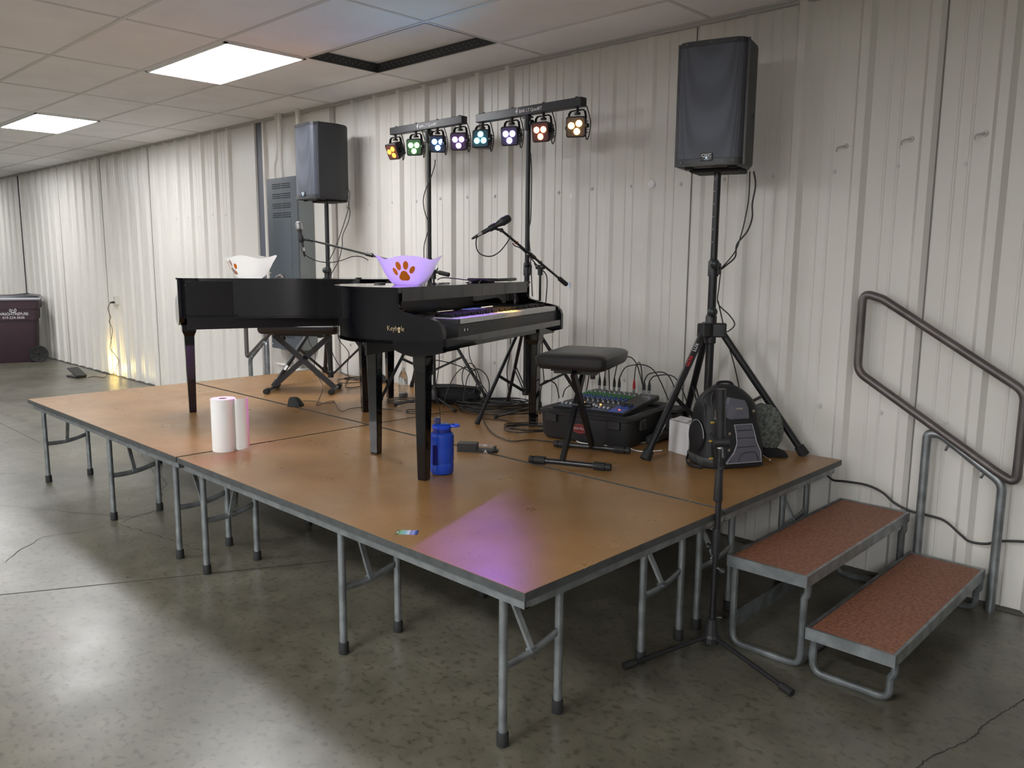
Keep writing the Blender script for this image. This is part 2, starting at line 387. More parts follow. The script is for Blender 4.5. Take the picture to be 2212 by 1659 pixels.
for (i, j), lab in LAB.items():
    t = make_platform(); t.location = (-SW-i*(SW+.016), j*(SD+.022), 0)
    t['label'] = lab; t['group'] = 'stage platforms'
    if i == 0: leg_pairs(t, ((.150, .12), (SW-1.07, -.1), (SW-.150, -.14)))
    else: leg_pairs(t, ((.130, .1), (SW-1.08, -.1), (SW-.150, -.14)))
M_chip = mat('splintered_board', (.55, .38, .2), .8)
for (x, y, l, a) in ((-.005, .30, .14, .0), (-.05, .52, .2, 1.3), (-.03, 1.15, .1, 1.45), (-.14, 1.19, .1, .2), (-.03, 1.72, .12, 1.5), (-.08, 2.2, .09, 1.2), (-.03, 2.36, .07, .4)):
    b = MB()
    for k in range(6):
        aa = a+random.uniform(-.25, .25); p = Vector((x+random.uniform(-.035, .012), y+random.uniform(-.05, .05), H+.0004)); q = p+Vector((math.sin(aa)*-l*.5, math.cos(aa)*l*.4, 0))*random.uniform(.4, 1)
        n = Vector((-(q-p).y, (q-p).x, 0)).normalized()*.0015
        q.x = min(q.x, -.002); b._add([tuple(p+n), tuple(p-n), tuple(q)], [(0, 1, 2)])
    o = b.done('splinter_marks', M_chip); tag(o, 'pale splintered wear mark on the brown deck edge', 'wear mark', 'wear marks along the deck edge')
def scratch(pts, wd=.0022):
    b = MB(); P = smooth_path([(x, y, H+.0005) for x, y in pts], 4); vs = []
    for i, q in enumerate(P):
        d = (P[min(i+1, len(P)-1)]-P[max(i-1, 0)]).normalized(); n = Vector((-d.y, d.x, 0))*wd/2
        vs += [tuple(q+n), tuple(q-n)]
    b._add(vs, [(2*i, 2*i+1, 2*i+3, 2*i+2) for i in range(len(P)-1)])
    tag(b.done('scratch', M_chip), 'thin pale scratch on the brown stage deck', 'scratch', 'scratches on the stage deck')
for s in ([(-1.31, .30), (-1.25, .34), (-1.27, .42), (-1.22, .46)], [(-2.05, .3), (-2.12, .22), (-2.0, .13)], [(-2.9, .55), (-2.6, .66), (-2.45, .86)], [(-.62, 1.08), (-.5, 1.10)], [(-.52, 1.15), (-.44, 1.165)],
          [(-2.25, .78), (-2.18, .92)], [(-2.28, .88), (-2.16, .82)], [(-1.0, 1.0), (-.92, 1.04)]): scratch(s)
# ---- steps and handrails
M_tread = mat('red_brown_hardboard', (.34, .15, .085), .55, col2=(.19, .07, .04), nscale=70, bump=.2)
def make_steps(name, label):
    t = thing(name, label, 'steps')
    for (x0, x1, y0, y1, z) in ((.012, .358, 1.235, 2.41, .40), (.368, .706, 1.225, 2.415, .20)):
        cx, cy = (x0+x1)/2, (y0+y1)/2
        b = MB(); b.box(cx, cy, z-.008, x1-x0-.03, y1-y0-.03, .012); b.done('tread', M_tread, t)
        b = MB()
        for s in (-1, 1): b.box(cx+s*(x1-x0-.012)/2, cy, z-.022, .012, y1-y0-.024, .048); b.box(cx, cy+s*(y1-y0-.012)/2, z-.022, x1-x0, .012, .048)
        b.done('tread_frame', M_galv, t)
        for y in (y0+.035, y1-.035):
            b = MB(); xa, xb = x0+.022, x1-.022
            pts = round_path([(xa, y, z-.03), (xa, y, .012), (xb, y, .012), (xb, y, z-.10), (xb+.012, y, z-.085), (xb+.012, y, z-.045), (xb-.004, y, z-.03)], .05)
            b.tube(pts, .0145, 10); b.box(xa, y, z-.11, .024, .02, .055); b.done('leg_loop', M_galvd, t)
        if z > .3:
            b = MB(); b.box(x0+.03, cy, .115, .005, y1-y0-.05, .075); b.box(x1-.04, cy, .012, .03, y1-y0-.1, .01); b.done('tie_bar', M_galvd, t)
    yr = 2.375
    rail_m = mat('worn_steel_rail', (.17, .15, .145), .42, metal=.6, noise=.3, nscale=10)
    y2 = yr+.06
    b = MB(); b.tube(round_path([(.398, y2, .05), (.398, y2, .805), (.46, y2, .805), (.735, y2, .618), (.735, y2, .0)], .075, 6), .021, 12); b.done('handrail_post', M_galv, t)
    b = MB(); b.tube(round_path([(.046, y2-.005, 1.07), (.046, y2-.005, 1.47), (.145, y2-.005, 1.44), (.79, y2-.005, 1.05), (.79, y2-.005, .625), (.70, y2-.005, .672)], .085, 7, closed=True), .021, 12, closed=True); b.done('handrail_loop', rail_m, t)
    b = MB()
    for x in (.50, .66): b.cyl((x, y2-.02, .76-(x-.5)*.65), (x-.01, y2-.02, .735-(x-.5)*.65), .006, seg=8)
    b.done('bolts', M_galvd, t)
    return t
steps = make_steps('stage_steps', 'two red-brown steps with grey handrail at the right end of the stage')
steps2 = make_steps('stage_steps', 'bent grey handrail of the far steps, behind the far bench beside the electric panel')
steps2.scale = (-1, 1, 1); steps2.location = (-5.20, -.13, 0)
# ================================================================ piano shells
# local frame: x = along the keys (bass to treble), y = away from the player, z = up from the deck
def piano_outline():
    pts = [(0, .2), (0, .42), (.05, .53), (.15, .64), (.3, .70), (.45, .675), (.59, .605), (.81, .50), (1.04, .435), (1.3, .385), (1.42, .35), (1.485, .29), (1.5, .2)]
    p = smooth_path([(x, y, 0) for x, y in pts], 5); return [(v.x, v.y) for v in p]
PROF = [(-.027, .606), (.03, .592), (.096, .583), (.132, .581), (.181, .590), (.215, .603), (.232, .635), (.215, .888), (.2, .888), (.2, .865), (.207, .842), (.208, .82), (.2, .80), (.183, .786), (.154, .779), (.094, .765), (.035, .755), (.007, .746), (-.016, .724), (-.027, .694)]
def make_piano(label):
    t = thing('piano_shell', label, 'piano')
    ol = piano_outline(); inner = [(x+(.75-x)*.03, y-.022 if y > .3 else y) for x, y in ol]
    b = MB(); n = len(ol)
    ring = lambda z, pts: [(x, y, z) for x, y in pts]
    vs = ring(.635, ol)+ring(.878, ol)+ring(.635, inner)+ring(.878, inner)
    f = []
    for i in range(n-1): f += [(i, i+1, i+1+n, i+n), (i+2*n, i+3*n, i+1+3*n, i+1+2*n), (i, i+2*n, i+1+2*n, i+1), (i+n, i+n+1, i+3*n+1, i+3*n)]
    b._add(vs, f, smooth=True); b.prism(ol+[(1.5, .2), (0, .2)], .634, .650); b.done('rim', M_gloss, t)
    big = [(.75+(x-.75)*1.012, .2+(y-.2)*1.03) for x, y in ol]
    b = MB(); b.prism(big+[(1.509, .196), (-.009, .196)], .878, .889)
    b.done('lid', M_gloss, t)
    for x0, x1 in ((-.002, .030), (1.47, 1.502)):
        b = MB(); M = frame((0, 0, 0), (0, 1, 0), (0, 0, 1), (1, 0, 0))
        b.prism(PROF, x0, x1, M); b.done('cheek', M_gloss, t)
    b = MB(); b.box(.75, .205, .856, 1.44, .012, .062); b.done('front_rail', M_gloss, t)
    b = MB(); b.box(.75, .40, .72, 1.44, .012, .30); b.box(.75, .3, .845, 1.44, .2, .006); b.done('inner_panel', mat('satin_black_board', (.008, .008, .01), .35), t)
    b = MB(); b.box(.75, .2, .654, 1.44, .42, .014); b.done('keybed', M_gloss, t)
    b = MB(); b.box(.75, -.012, .648, 1.44, .022, .032); b.done('fascia', mat('gloss_black_front', (.01, .01, .012), .12, coat=1), t)
    b = MB(); b.box(.75, .045, .616, 1.35, .018, .034); b.box(.14, .11, .606, .22, .16, .022); b.box(1.37, .11, .608, .24, .17, .05); b.done('apron', M_gloss, t)
    for (x, y) in ((.062, .112), (1.44, .135), (.40, .60)):
        b = MB(); zt = .596 if y < .5 else .634; a = .034 if x < .2 else .043; c = .0225
        rings = []
        for z, s in ((0, c*.93), (.01, c), (zt-.085, .031), (zt-.055, a), (zt, a*1.03)):
            s = s if z < zt-.08 else s
            rings.append([(x+p, y+q, z) for p, q in rrect(s, s, .003, 1)])
        b.loft(rings, smooth=False); b.done('leg', M_gloss, t)
    b = MB(); b.lathe([(.018, 0), (.018, .004), (.006, .006)], T(.42, .56, .889), 16); b.box(.42, .575, .893, .03, .05, .006); b.done('lid_hinge', mat('dark_steel_fitting', (.03, .03, .03), .3, metal=.6), t)
    # lettering on the bass cheek
    M = frame((-.0062, (.208), .705), (0, -1, 0), (0, 0, 1), (-1, 0, 0))
    gold = mat('worn_gold_print', (.42, .33, .2), .4, metal=.3)
    lo = MB()
    lo.box(0, 0, 0, .0001, .0001, .0001, M @ T(.0, 0, 0)); 
    k = MB(); k.lathe([(.0068, 0), (.0068, .0008)], M @ T(.0135, .001, 0), 16); k.prism([(.0105, .0), (.0165, .0), (.0185, -.018), (.0085, -.018)], 0, .0008, M); k.done('keyhole_mark', mat('gold_keyhole', (.62, .48, .28), .35, metal=.3), t)
    lo.bm.free()
    text('lettering', 'Keyh', .033, M @ T(-.0225, 0, 0), gold, t, ext=.0004, sx=.82)
    text('lettering', 'le', .033, M @ T(.0315, 0, 0), gold, t, ext=.0004, sx=.82)
    return t
KA = math.atan2(.942, -.336)
def place(o, org, ang): o.location = (*org, H); o.rotation_euler = (0, 0, ang)
pianoA = make_piano('near glossy black piano shell with digital keys and paw bowl on top')
place(pianoA, (-1.10, .607), KA)
pianoB = dup(pianoA, label='far glossy black piano shell seen from behind, at the left of the stage')
place(pianoB, (-3.251, 2.027), math.atan2(-.944, -.33))
# y axis of the local frame must point away from the player: rotation of +90 degrees gives (-sin, cos)
# ---- digital keyboard inside the near shell
def make_keyboard():
    t = thing('digital_piano', 'grey digital stage piano with 88 keys resting in the near shell', 'keyboard')
    body = mat('charcoal_keyboard_body', (.035, .036, .04), .4)
    b = MB(); b.prism([(.195, .0), (1.465, .0), (1.465, .345), (.045, .345), (.045, .15)], .661, .716)
    b.box(.211, .08, .727, .028, .15, .030); b.box(1.458, .08, .727, .014, .15, .030); b.done('body', body, t)
    b = MB(); b.prism([(.05, .16), (.20, .155), (1.462, .155), (1.462, .345), (.05, .345)], .716, .750)
    panel = b.done('control_panel', mat('bronze_control_panel', (.10, .085, .08), .35), t)
    kw = 1.222/52; x0 = .228
    me = None
    for i in range(52):
        if me is None:
            b = MB(); b.box(kw/2, .078, .731, kw-.0012, .15, .026, bev=.0015); o = b.done('white_key', mat('ivory_white_keys', (.82, .83, .82), .3), t); me = o
        else: o = me.copy(); C.objects.link(o); o.parent = t
        o.location = (x0+i*kw, 0, 0)
    me = None
    for i in range(51):
        if (i % 7) in (1, 4): continue
        if me is None:
            b = MB(); b.box(0, .106, .750, .0125, .096, .022, bev=.002); o = b.done('black_key', mat('black_keys', (.01, .01, .01), .25), t); me = o
        else: o = me.copy(); C.objects.link(o); o.parent = t
        o.location = (x0+(i+1)*kw, 0, 0)
    b = MB(); b.box(.85, .24, .7515, .16, .09, .003); b.done('display', mat('dark_blue_screen', (.01, .012, .03), .15, emit=(.1, .12, .4), es=.4), t)
    b = MB(); b.prism([(.43, .19), (.70, .19), (.70, .30), (.43, .30)], .750, .7525); b.done('button_field', mat('light_panel_field', (.16, .12, .10), .35), t)
    lit = mat('lit_buttons', (.7, .7, .7), .4, emit=(1, .85, .7), es=.35)
    for (xa, n, y) in ((.50, 10, .275), (1.0, 9, .275)):
        for k in range(n):
            b = MB(); b.box(xa+k*.016, y, .752, .011, .007, .004); b.done('button', lit, t)
    for k in range(3):
        b = MB(); b.cyl((.55+k*.03, .32, .750), (.55+k*.03, .32, .765), .009, seg=12); b.done('knob', M_black, t)
    for k in range(2):
        b = MB(); b.lathe([(.024, -.004), (.024, .004)], frame((.12+k*.035, .22, .735), (0, 1, 0), (0, 0, 1), (1, 0, 0)), 20); b.done('pitch_wheel', mat('grey_wheel', (.3, .3, .3), .4), t)
    b = MB(); b.cyl((.25, .001, .69), (.25, -.004, .69), .007, seg=12); b.cyl((.28, .001, .69), (.28, -.004, .69), .005, seg=12); b.done('headphone_socket', M_chrome, t)
    b = MB(); b.prism([(1.24, .2), (1.4, .2), (1.4, .3), (1.24, .3)], .750, .7515); b.done('side_field', mat('grey_panel_field', (.07, .07, .08), .4), t)
    return t
kb = make_keyboard(); place(kb, (-1.10, .607), KA)
# ================================================================ loudspeakers and their stands
M_grille = mat('perforated_grille', (.035, .037, .042), .45, metal=.3)
def grille_mat():
    m = M_grille; nt = m.node_tree; b = nt.nodes['Principled BSDF']; L = nt.links.new
    tc = nt.nodes.new('ShaderNodeTexCoord'); mp = nt.nodes.new('ShaderNodeMapping'); mp.inputs['Scale'].default_value = (190, 190, 190)
    v = nt.nodes.new('ShaderNodeTexVoronoi'); v.inputs['Randomness'].default_value = 0; v.inputs['Scale'].default_value = 1
    mp.inputs['Rotation'].default_value = (.02, .03, 0)
    L(tc.outputs['Object'], mp.inputs[0]); L(mp.outputs[0], v.inputs['Vector'])
    r = nt.nodes.new('ShaderNodeMapRange'); r.inputs[1].default_value = .28; r.inputs[2].default_value = .36; L(v.outputs['Distance'], r.inputs[0])
    mx = nt.nodes.new('ShaderNodeMix'); mx.data_type = 'RGBA'; mx.inputs[6].default_value = (.012, .013, .017, 1); mx.inputs[7].default_value = (.085, .092, .115, 1)
    L(r.outputs[0], mx.inputs[0]); L(mx.outputs[2], b.inputs['Base Color'])
grille_mat()
def make_speaker(name, label, cat='loudspeaker'):
    t = thing(name, label, cat)   # origin under the cabinet, front towards -y
    W, D, Hh = .352, .345, .602
    cab = mat('textured_black_cabinet', (.020, .021, .025), .48, bump=.5, bscale=400)
    def plan(s, yfront=-.128):
        p = [(-W/2, yfront), (-W/2, .05), (-W/2+.03, .14), (-W/2+.06, D/2), (W/2-.06, D/2), (W/2-.03, .14), (W/2, .05), (W/2, yfront)]
        return [(x*s, y*s) for x, y in p]
    b = MB(); rings = []
    for z, s in ((0, .94), (.012, .99), (.02, 1), (Hh-.02, 1), (Hh-.006, .985), (Hh, .95)): rings.append([(x, y, z) for x, y in plan(s)])
    b.loft(rings, smooth=True); b.done('cabinet', cab, t)
    def bow(r0, s=1):
        pts = [(-W/2+.006, -.122)]
        for i in range(13):
            u = -1+2*i/12; u = math.copysign(abs(u)**.6, u)
            pts.append((u*(W/2-.006), -.128-.046*max(0, 1-abs(u)**6)**.5-.004*(1-u*u)))
        pts.append((W/2-.006, -.122)); return [(x*s, y) for x, y in pts]
    b = MB(); b.prism(bow(0), .035, Hh-.03, smooth=True); b.done('grille', M_grille, t)
    b = MB(); b.prism(bow(0, 1.0), .002, .034, smooth=True); b.prism(bow(0, 1.0), Hh-.029, Hh-.004, smooth=True); b.box(0, -.128, Hh/2, W+.004, .010, Hh-.006)
    b.done('front_bezel', mat('bezel_plastic', (.03, .031, .035), .38), t)
    b = MB()
    for z in (.018, Hh-.017):
        for x in (-.12, 0.0, .12) if z > .1 else (-.13, -.08, .08, .13): b.cyl((x, -.175, z), (x, -.1805, z), .004, seg=8)
    b.done('bezel_screws', M_galvd, t)
    b = MB(); b.box(0, -.180, .040, .062, .006, .038, bev=.002); bd = b.done('badge', mat('badge_black', (.008, .008, .01), .3), t)
    text('badge_lettering', 'QSC', .021, frame((0, -.1834, .047), (1, 0, 0), (0, 0, 1), (0, -1, 0)), M_letter, bd, sx=1.25, ext=.0003)
    text('badge_lettering', 'K12.2', .007, frame((0, -.1834, .0275), (1, 0, 0), (0, 0, 1), (0, -1, 0)), M_letter, bd, sx=1.3, ext=.0003)
    b = MB(); b.cyl((0, -.183, .0355), (0, -.1845, .0355), .0022, seg=10); b.done('power_light', mat('blue_led', (.1, .3, 1), .3, emit=(.1, .4, 1), es=18), bd)
    b = MB()
    for s in (-1, 1): b.box(s*.11, -.1, -.004, .045, .022, .010, bev=.003)
    b.box(0, .06, -.008, .26, .19, .018, bev=.006); b.done('foot_pads', M_rub, t)
    b = MB()
    for s in (-1, 1):
        b.cyl((s*(W/2-.002), .02, Hh*.42), (s*(W/2+.002), .02, Hh*.42), .012, seg=12)
    b.done('side_insert', M_black, t)
    b = MB(); b.box(0, D/2-.004, .28, .2, .012, .36, bev=.004); b.done('rear_panel', M_black, t)
    b = MB(); b.lathe([(.024, -.012), (.024, .03)], T(0, .03, 0), 18); b.done('pole_cup', M_black, t)
    return t
def make_tripod(name, label, cat, base, top, feet, rt=.0175, rp=.019, rl=.0145, hub=.62, sticker=None, cat_extra=None, knob=True, low=.10, foot=.023, braces=True, mid=None):
    """telescopic stand on a three-legged base; feet are offsets from the pole"""
    t = thing(name, label, cat, base)
    b = MB(); b.cyl((0, 0, low), (0, 0, mid or hub+.22), rp, seg=16); b.done('lower_tube', M_blackm, t)
    b = MB(); b.cyl((0, 0, (mid or hub+.22)-.03), (0, 0, top), rt, seg=16); up = b.done('upper_tube', M_blackm, t)
    hubp = MB()
    hubp.lathe([(rp+.001, hub-.075), (rp+.008, hub-.07), (rp+.008, hub+.07), (rp+.004, hub+.08)], seg=18)
    for fx, fy in feet:
        a = math.atan2(fy, fx); hubp.box(.045, 0, hub, .075, rl*2+.016, .075, RZ(a), bev=.006)
    hubp.done('collar', M_black, t)
    b = MB(); zc = mid or hub+.22; b.lathe([(rp+.006, zc-.06), (rp+.006, zc+.015), (rt+.002, zc+.03)], seg=18); b.box(rp+.01, 0, zc-.02, .02, .02, .06, bev=.004); b.done('clamp_collar', M_black, t)
    if knob:
        for z in (hub+.10, zc+.005):
            b = MB(); b.cyl((0, 0, z), (.03, -.045, z), .007, seg=8); b.ball((.036, -.050, z), knob if knob is not True else .026, 14); b.done('clamp_knob', mat('green_black_knob', (.02, .03, .03), .35), t)
    low_c = MB(); low_c.lathe([(rp+.004, low+.0), (rp+.006, low+.01), (rp+.006, low+.05), (rp+.002, low+.055)], seg=14); low_c.done('brace_collar', M_black, t)
    for i, (fx, fy) in enumerate(feet):
        a = Vector((fx, fy, 0)).normalized(); top_p = a*.055+Vector((0, 0, hub-.005)); ft = Vector((fx, fy, .012))
        b = MB(); b.cyl(top_p, ft, rl, seg=12); lg = b.done('leg', M_blackm, t)
        d = (ft-top_p).normalized(); b = MB(); b.cyl(ft-d*.045, ft+d*.008, foot*.9, foot, seg=14); b.done('rubber_foot', M_rub, lg)
        if braces:
            m = top_p.lerp(ft, .52); n = Vector((-a.y, a.x, 0))*.009
            for s in (-1, 1):
                b = MB(); b.tube([m+n*s, a*.022+n*s+Vector((0, 0, low+.03))], .005, 6, flat=(.0035, .008)); b.done('brace', M_blackm, t)
        if sticker == i:
            sd = d; z = sd; x = Vector((.69, .72, 0)).cross(z).normalized()
            cam = (Vector((1.6, -1.74, 1.6))-Vector(base)-top_p).normalized(); nrm = (cam-d*cam.dot(d)).normalized(); u = -d; v = nrm.cross(u)
            P = top_p.lerp(ft, .20)+nrm*(rl+.0006)
            text('lettering', 'GEAR', .028, frame(P, u, v, nrm), mat('red_print', (.7, .03, .03), .4), lg, ext=.0003)
            P = top_p.lerp(ft, .115)+nrm*(rl+.0006)
            text('lettering', 'LUX', .028, frame(P, u, v, nrm), M_letter, lg, ext=.0003)
    return t
stR = make_tripod('speaker_stand', 'black tripod speaker stand beside the backpack, legs spread over the stage edge', 'speaker stand', (-.632, 2.135, H), 1.50, [(-.080, -.455), (.452, .235), (-.325, .285)], hub=.655, mid=1.0, rp=.0225, rt=.0185, rl=.019, foot=.029, low=.10)
b = MB()
for i in range(9): b.cyl((-.003, -.0178, 1.12+i*.065), (-.003, -.0192, 1.12+i*.065), .0035, seg=8)
o = b.done('height_holes', mat('hole_steel', (.3, .3, .3), .4), stR)
stL = make_tripod('speaker_stand', 'black tripod speaker stand behind the two pianos at the far end', 'speaker stand', (-4.24, 2.13, H), 1.50, [(.03, -.55), (.44, .24), (-.42, .22)], hub=.60, mid=.92, rp=.0205, rt=.018, rl=.018, foot=.026, low=.02)
spR = make_speaker('loudspeaker', 'large black loudspeaker raised high on the stand above the backpack'); spR.location = (-.625, 2.10, 2.092); spR.rotation_euler = (0, 0, .2607)
spL = dup(spR, (-4.30, 2.14, 2.10), -.073, 'far black loudspeaker on its stand beside the electric panel')
# printed name on the near stand's left leg
for o in [c for c in stR.children if c.name.startswith('leg')][:1]:
    top_p = Vector((-.080, -.455, 0)).normalized()*.055+Vector((0, 0, .65)); ft = Vector((-.080, -.455, .012)); d = (ft-top_p).normalized()
    cam = (Vector((.6, -1, .5))).normalized(); nrm = (cam-d*cam.dot(d)).normalized(); u = -d; v = nrm.cross(u)
    text('lettering', 'LUX', .026, frame(top_p.lerp(ft, .14)+nrm*.0192, u, v, nrm), M_letter, o, ext=.0004)
    text('lettering', 'GEAR', .026, frame(top_p.lerp(ft, .25)+nrm*.0192, u, v, nrm), mat('red_print', (.7, .03, .03), .4), o, ext=.0004)
for o in [c for c in stL.children if c.name.startswith('leg')][:1]:
    top_p = Vector((.03, -.55, 0)).normalized()*.055+Vector((0, 0, .595)); ft = Vector((.03, -.55, .012)); d = (ft-top_p).normalized()
    cam = (Vector((.9, -.6, .2))).normalized(); nrm = (cam-d*cam.dot(d)).normalized(); u = -d; v = nrm.cross(u)
    b = MB(); b.box(0, 0, 0, .045, .02, .001, frame(top_p.lerp(ft, .78)+nrm*.0185, u, v, nrm)); b.done('sticker', M_letter, o)
# ================================================================ stage light bars
def make_par(name, parent, x, col, lens_col, tilt, yawz, roll3=0, es=6):
    """a can hanging under the bar: yoke > housing > lens; local bar frame, front towards -y"""
    yk = MB(); yk.tube([(x-.060, 0, -.115), (x-.066, 0, -.06), (x-.060, 0, -.03), (x-.045, 0, -.018), (x+.045, 0, -.018), (x+.060, 0, -.03), (x+.066, 0, -.06), (x+.060, 0, -.115)], .006, 8, flat=(.004, .011))
    yk.cyl((x, 0, -.034), (x, 0, .0), .010, seg=10); yk.cyl((x, 0, -.042), (x, 0, -.030), .020, seg=12)
    for s in (-1, 1): yk.cyl((x+s*.05, 0, -.112), (x+s*.083, 0, -.112), .013, seg=12)
    can = yk.done('par_lamp', M_blackm, parent)
    R = T(x, 0, -.112) @ RZ(yawz) @ RX(tilt)
    body = frame((0, 0, 0), (1, 0, 0), (0, 0, 1), (0, -1, 0))     # local z of the prism points to the front (-y)
    b = MB(); rr = []
    for z, s, r in ((-.055, .044, .02), (-.045, .052, .02), (.018, .058, .016), (.036, .060, .016), (.040, .056, .014)): rr.append([(p, q, z) for p, q in rrect(s, s, r, 4)])
    b.loft(rr, R @ body, smooth=True)
    for k in range(5):
        for s in (-1, 1): b.box(s*.056, -.032+k*.016, -.01, .014, .005, .05, R @ body)
    b.done('housing', M_blackm, can)
    b = MB(); b.prism(rrect(.052, .052, .012, 4), .0400, .0412, R @ body)
    b.done('face_plate', mat('lit_face_'+name, tuple(.05+.1*c for c in col), .3), can)
    for k in range(3):
        a = roll3+2*PI*k/3; cx, cy = .027*math.cos(a), .027*math.sin(a)
        b = MB(); b.lathe([(.0190, .0412), (.0190, .044), (.015, .049), (.006, .051), (.001, .0515)], R @ body @ T(cx, cy, 0), 20)
        b.done('lens', mat('lit_lens_'+name, lens_col, .2, emit=lens_col, es=es), can)
    b = MB(); b.tube(smooth_path([(x+.03, .045, -.15), (x+.05, .03, -.185), (x+.075, .02, -.17), (x+.09, .015, -.10), (x+.082, .01, -.05), (x+.07, .0, .0)], 5), .0035, 6); b.done('lead', M_cable, can)
    p = (R @ body) @ Vector((0, 0, .07)); dr = ((R @ body).to_3x3() @ Vector((0, 0, 1))); return p, dr
def make_bar(label, x0, x1, y, z, sx, cols, lx=0.0):
    t = thing('light_bar', label, 'stage light bar', (sx, y, z))
    L = x1-x0; cx = (x0+x1)/2-sx
    b = MB(); b.box(cx, 0, .026, L, .055, .052, bev=.003); b.done('bar', mat('dark_bar_steel', (.02, .021, .026), .4), t)
    text('lettering', '4', .058, frame((cx-.075, -.0282, .028), (1, 0, 0), (0, 0, 1), (0, -1, 0)), M_letter, t, ext=.0003, sx=.8, shear=.2)
    text('lettering', 'BAR LT QuadBT', .028, frame((cx+.045, -.0282, .024), (1, 0, 0), (0, 0, 1), (0, -1, 0)), M_letter, t, ext=.0003, sx=1.0)
    b = MB()
    for k in range(4): xx = x0-sx+L*(.06+.293*k); b.lathe([(.013, .050), (.013, .056), (.009, .062)], T(xx, 0, 0), 10)
    for xx in (-L*.28, L*.28, L*.47): b.cyl((cx+xx, -.027, .04), (cx+xx, -.0295, .04), .003, seg=8)
    b.done('bar_bolts', M_galvd, t)
    b = MB(); b.lathe([(.022, -.09), (.022, .0)], T(0, 0, 0), 16); b.box(0, 0, -.012, .06, .05, .012, bev=.003); b.cyl((0, 0, -.05), (.045, -.01, -.05), .006, seg=8); b.lathe([(.004, 0), (.018, .004), (.018, .012)], align((.04, -.01, -.05), (.07, -.015, -.05)), 12); b.done('mount', M_black, t)
    for k, (nm, c, lc, tilt, yz, r3, es, aim, pw, sz) in enumerate(cols):
        xx = x0-sx+L*(.045+.3*k)
        p, dr = make_par(nm, t, xx, c, lc, tilt, yz, r3, es)
        wp = Vector((sx, y, z))+p
        if pw: SPOTS.append((tuple(wp), aim if aim else tuple(wp+dr*3), c, pw, sz))
    return t
bx = dict(
 red=((1, .12, .03), (1, .28, .04)), green=((.1, 1, .15), (.45, 1, .35)), blue=((.12, .35, 1), (.3, .55, 1)), violet=((.55, .1, 1), (.75, .5, 1)),
 cyan=((.05, .7, 1), (.25, .85, 1)), indigo=((.36, .14, 1), (.62, .6, 1)), scarlet=((1, .08, .04), (1, .35, .15)), amber=((1, .5, .12), (1, .62, .18)))
def row(nm, tilt, yz, r3, es, aim, pw, sz=40): c, l = bx[nm]; return (nm, c, l, tilt, yz, r3, es, aim, pw, sz)
barA = make_bar('right stage light bar with cyan, indigo, red and amber lamps lit', -2.42, -1.525, 2.12, 2.515, -1.975,
    [row('cyan', -.1, .45, PI/2, 3, (-1.3, -.9, 2.96), 3.5, 90), row('indigo', .15, .35, -PI/2, 4, (-1.48, .88, 1.42), 115, 36), row('scarlet', .2, .25, -PI/2, 3, (-2.5, .16, .62), 42, 19), row('amber', .15, .5, -PI/2+.25, 3.5, (-1.50, 1.34, 1.34), 260, 15)])
barB = make_bar('left stage light bar with red, green, blue and violet lamps lit', -3.44, -2.64, 2.20, 2.545, -3.03,
    [row('red', .45, .1, -PI/2+.4, 1.6, (-3.2, -2.4, 2.96), 2.5, 90), row('green', .1, .5, -PI/2, 3, (-4.5, -1.8, 0), 6), row('blue', .05, .9, -PI/2, 3, (-1.5, -2.0, 2.96), 4, 100), row('violet', .2, .5, -PI/2, 2.5, (-2.37, .28, .82), 120, 10)])
stA = make_tripod('light_stand', 'black tripod light stand carrying the right light bar', 'light stand', (-1.975, 2.13, H), 1.93, [(-.01, -.43), (.37, .24), (-.38, .22)], hub=.60, mid=.98, rp=.0175, rt=.015, rl=.0115, foot=.017, low=.14, knob=.012)
stB = make_tripod('light_stand', 'black tripod light stand carrying the left light bar', 'light stand', (-3.03, 2.21, H), 1.96, [(.07, -.54), (.46, .15), (-.42, .16)], hub=.64, mid=1.0, rp=.0175, rt=.015, rl=.0115, foot=.017, low=.16, knob=.012)
# ================================================================ microphones
def mic_mesh(t, M, dark=True):
    bm_ = mat('mic_body', (.02, .02, .022), .35) ; g_ = mat('mic_grille_dark', (.04, .04, .045), .4, metal=.5) if dark else mat('mic_grille_silver', (.45, .45, .46), .35, metal=.8, noise=.5, nscale=300)
    b = MB(); b.lathe([(.0115, 0), (.0125, .01), (.0155, .10), (.0215, .125), (.0225, .13)], M, 20); b.done('handle', bm_ if dark else mat('mic_body_grey', (.12, .12, .13), .3, metal=.6), t)
    b = MB(); b.lathe([(.0225, .13), (.0255, .135), (.0258, .146), (.0245, .152), (.0245, .172), (.020, .186), (.010, .193), (.001, .194)], M, 20); b.done('grille', g_, t)
    b = MB(); b.lathe([(.0105, -.028), (.0105, .002)], M, 16); b.done('plug_shell', M_chrome, t)
    b = MB(); b.lathe([(.0035, -.07), (.007, -.06), (.0095, -.028)], M, 12); b.done('plug_boot', M_black, t)
mA0, mA1 = Vector((-1.872, 1.625, 1.772)), Vector((-1.752, 1.748, 1.868))
mA = thing('microphone', 'black microphone on the boom above the near piano keys', 'microphone', tuple(mA0)); 
mic_mesh(mA, align((0, 0, 0), mA1-mA0))
micBp = Vector((-3.755, 1.595, 1.70)); mB = thing('microphone', 'silver microphone upright on the boom in front of the grey electric panel', 'microphone', tuple(micBp)); mic_mesh(mB, align((0, 0, 0), (-.012, -.02, .15)), False)
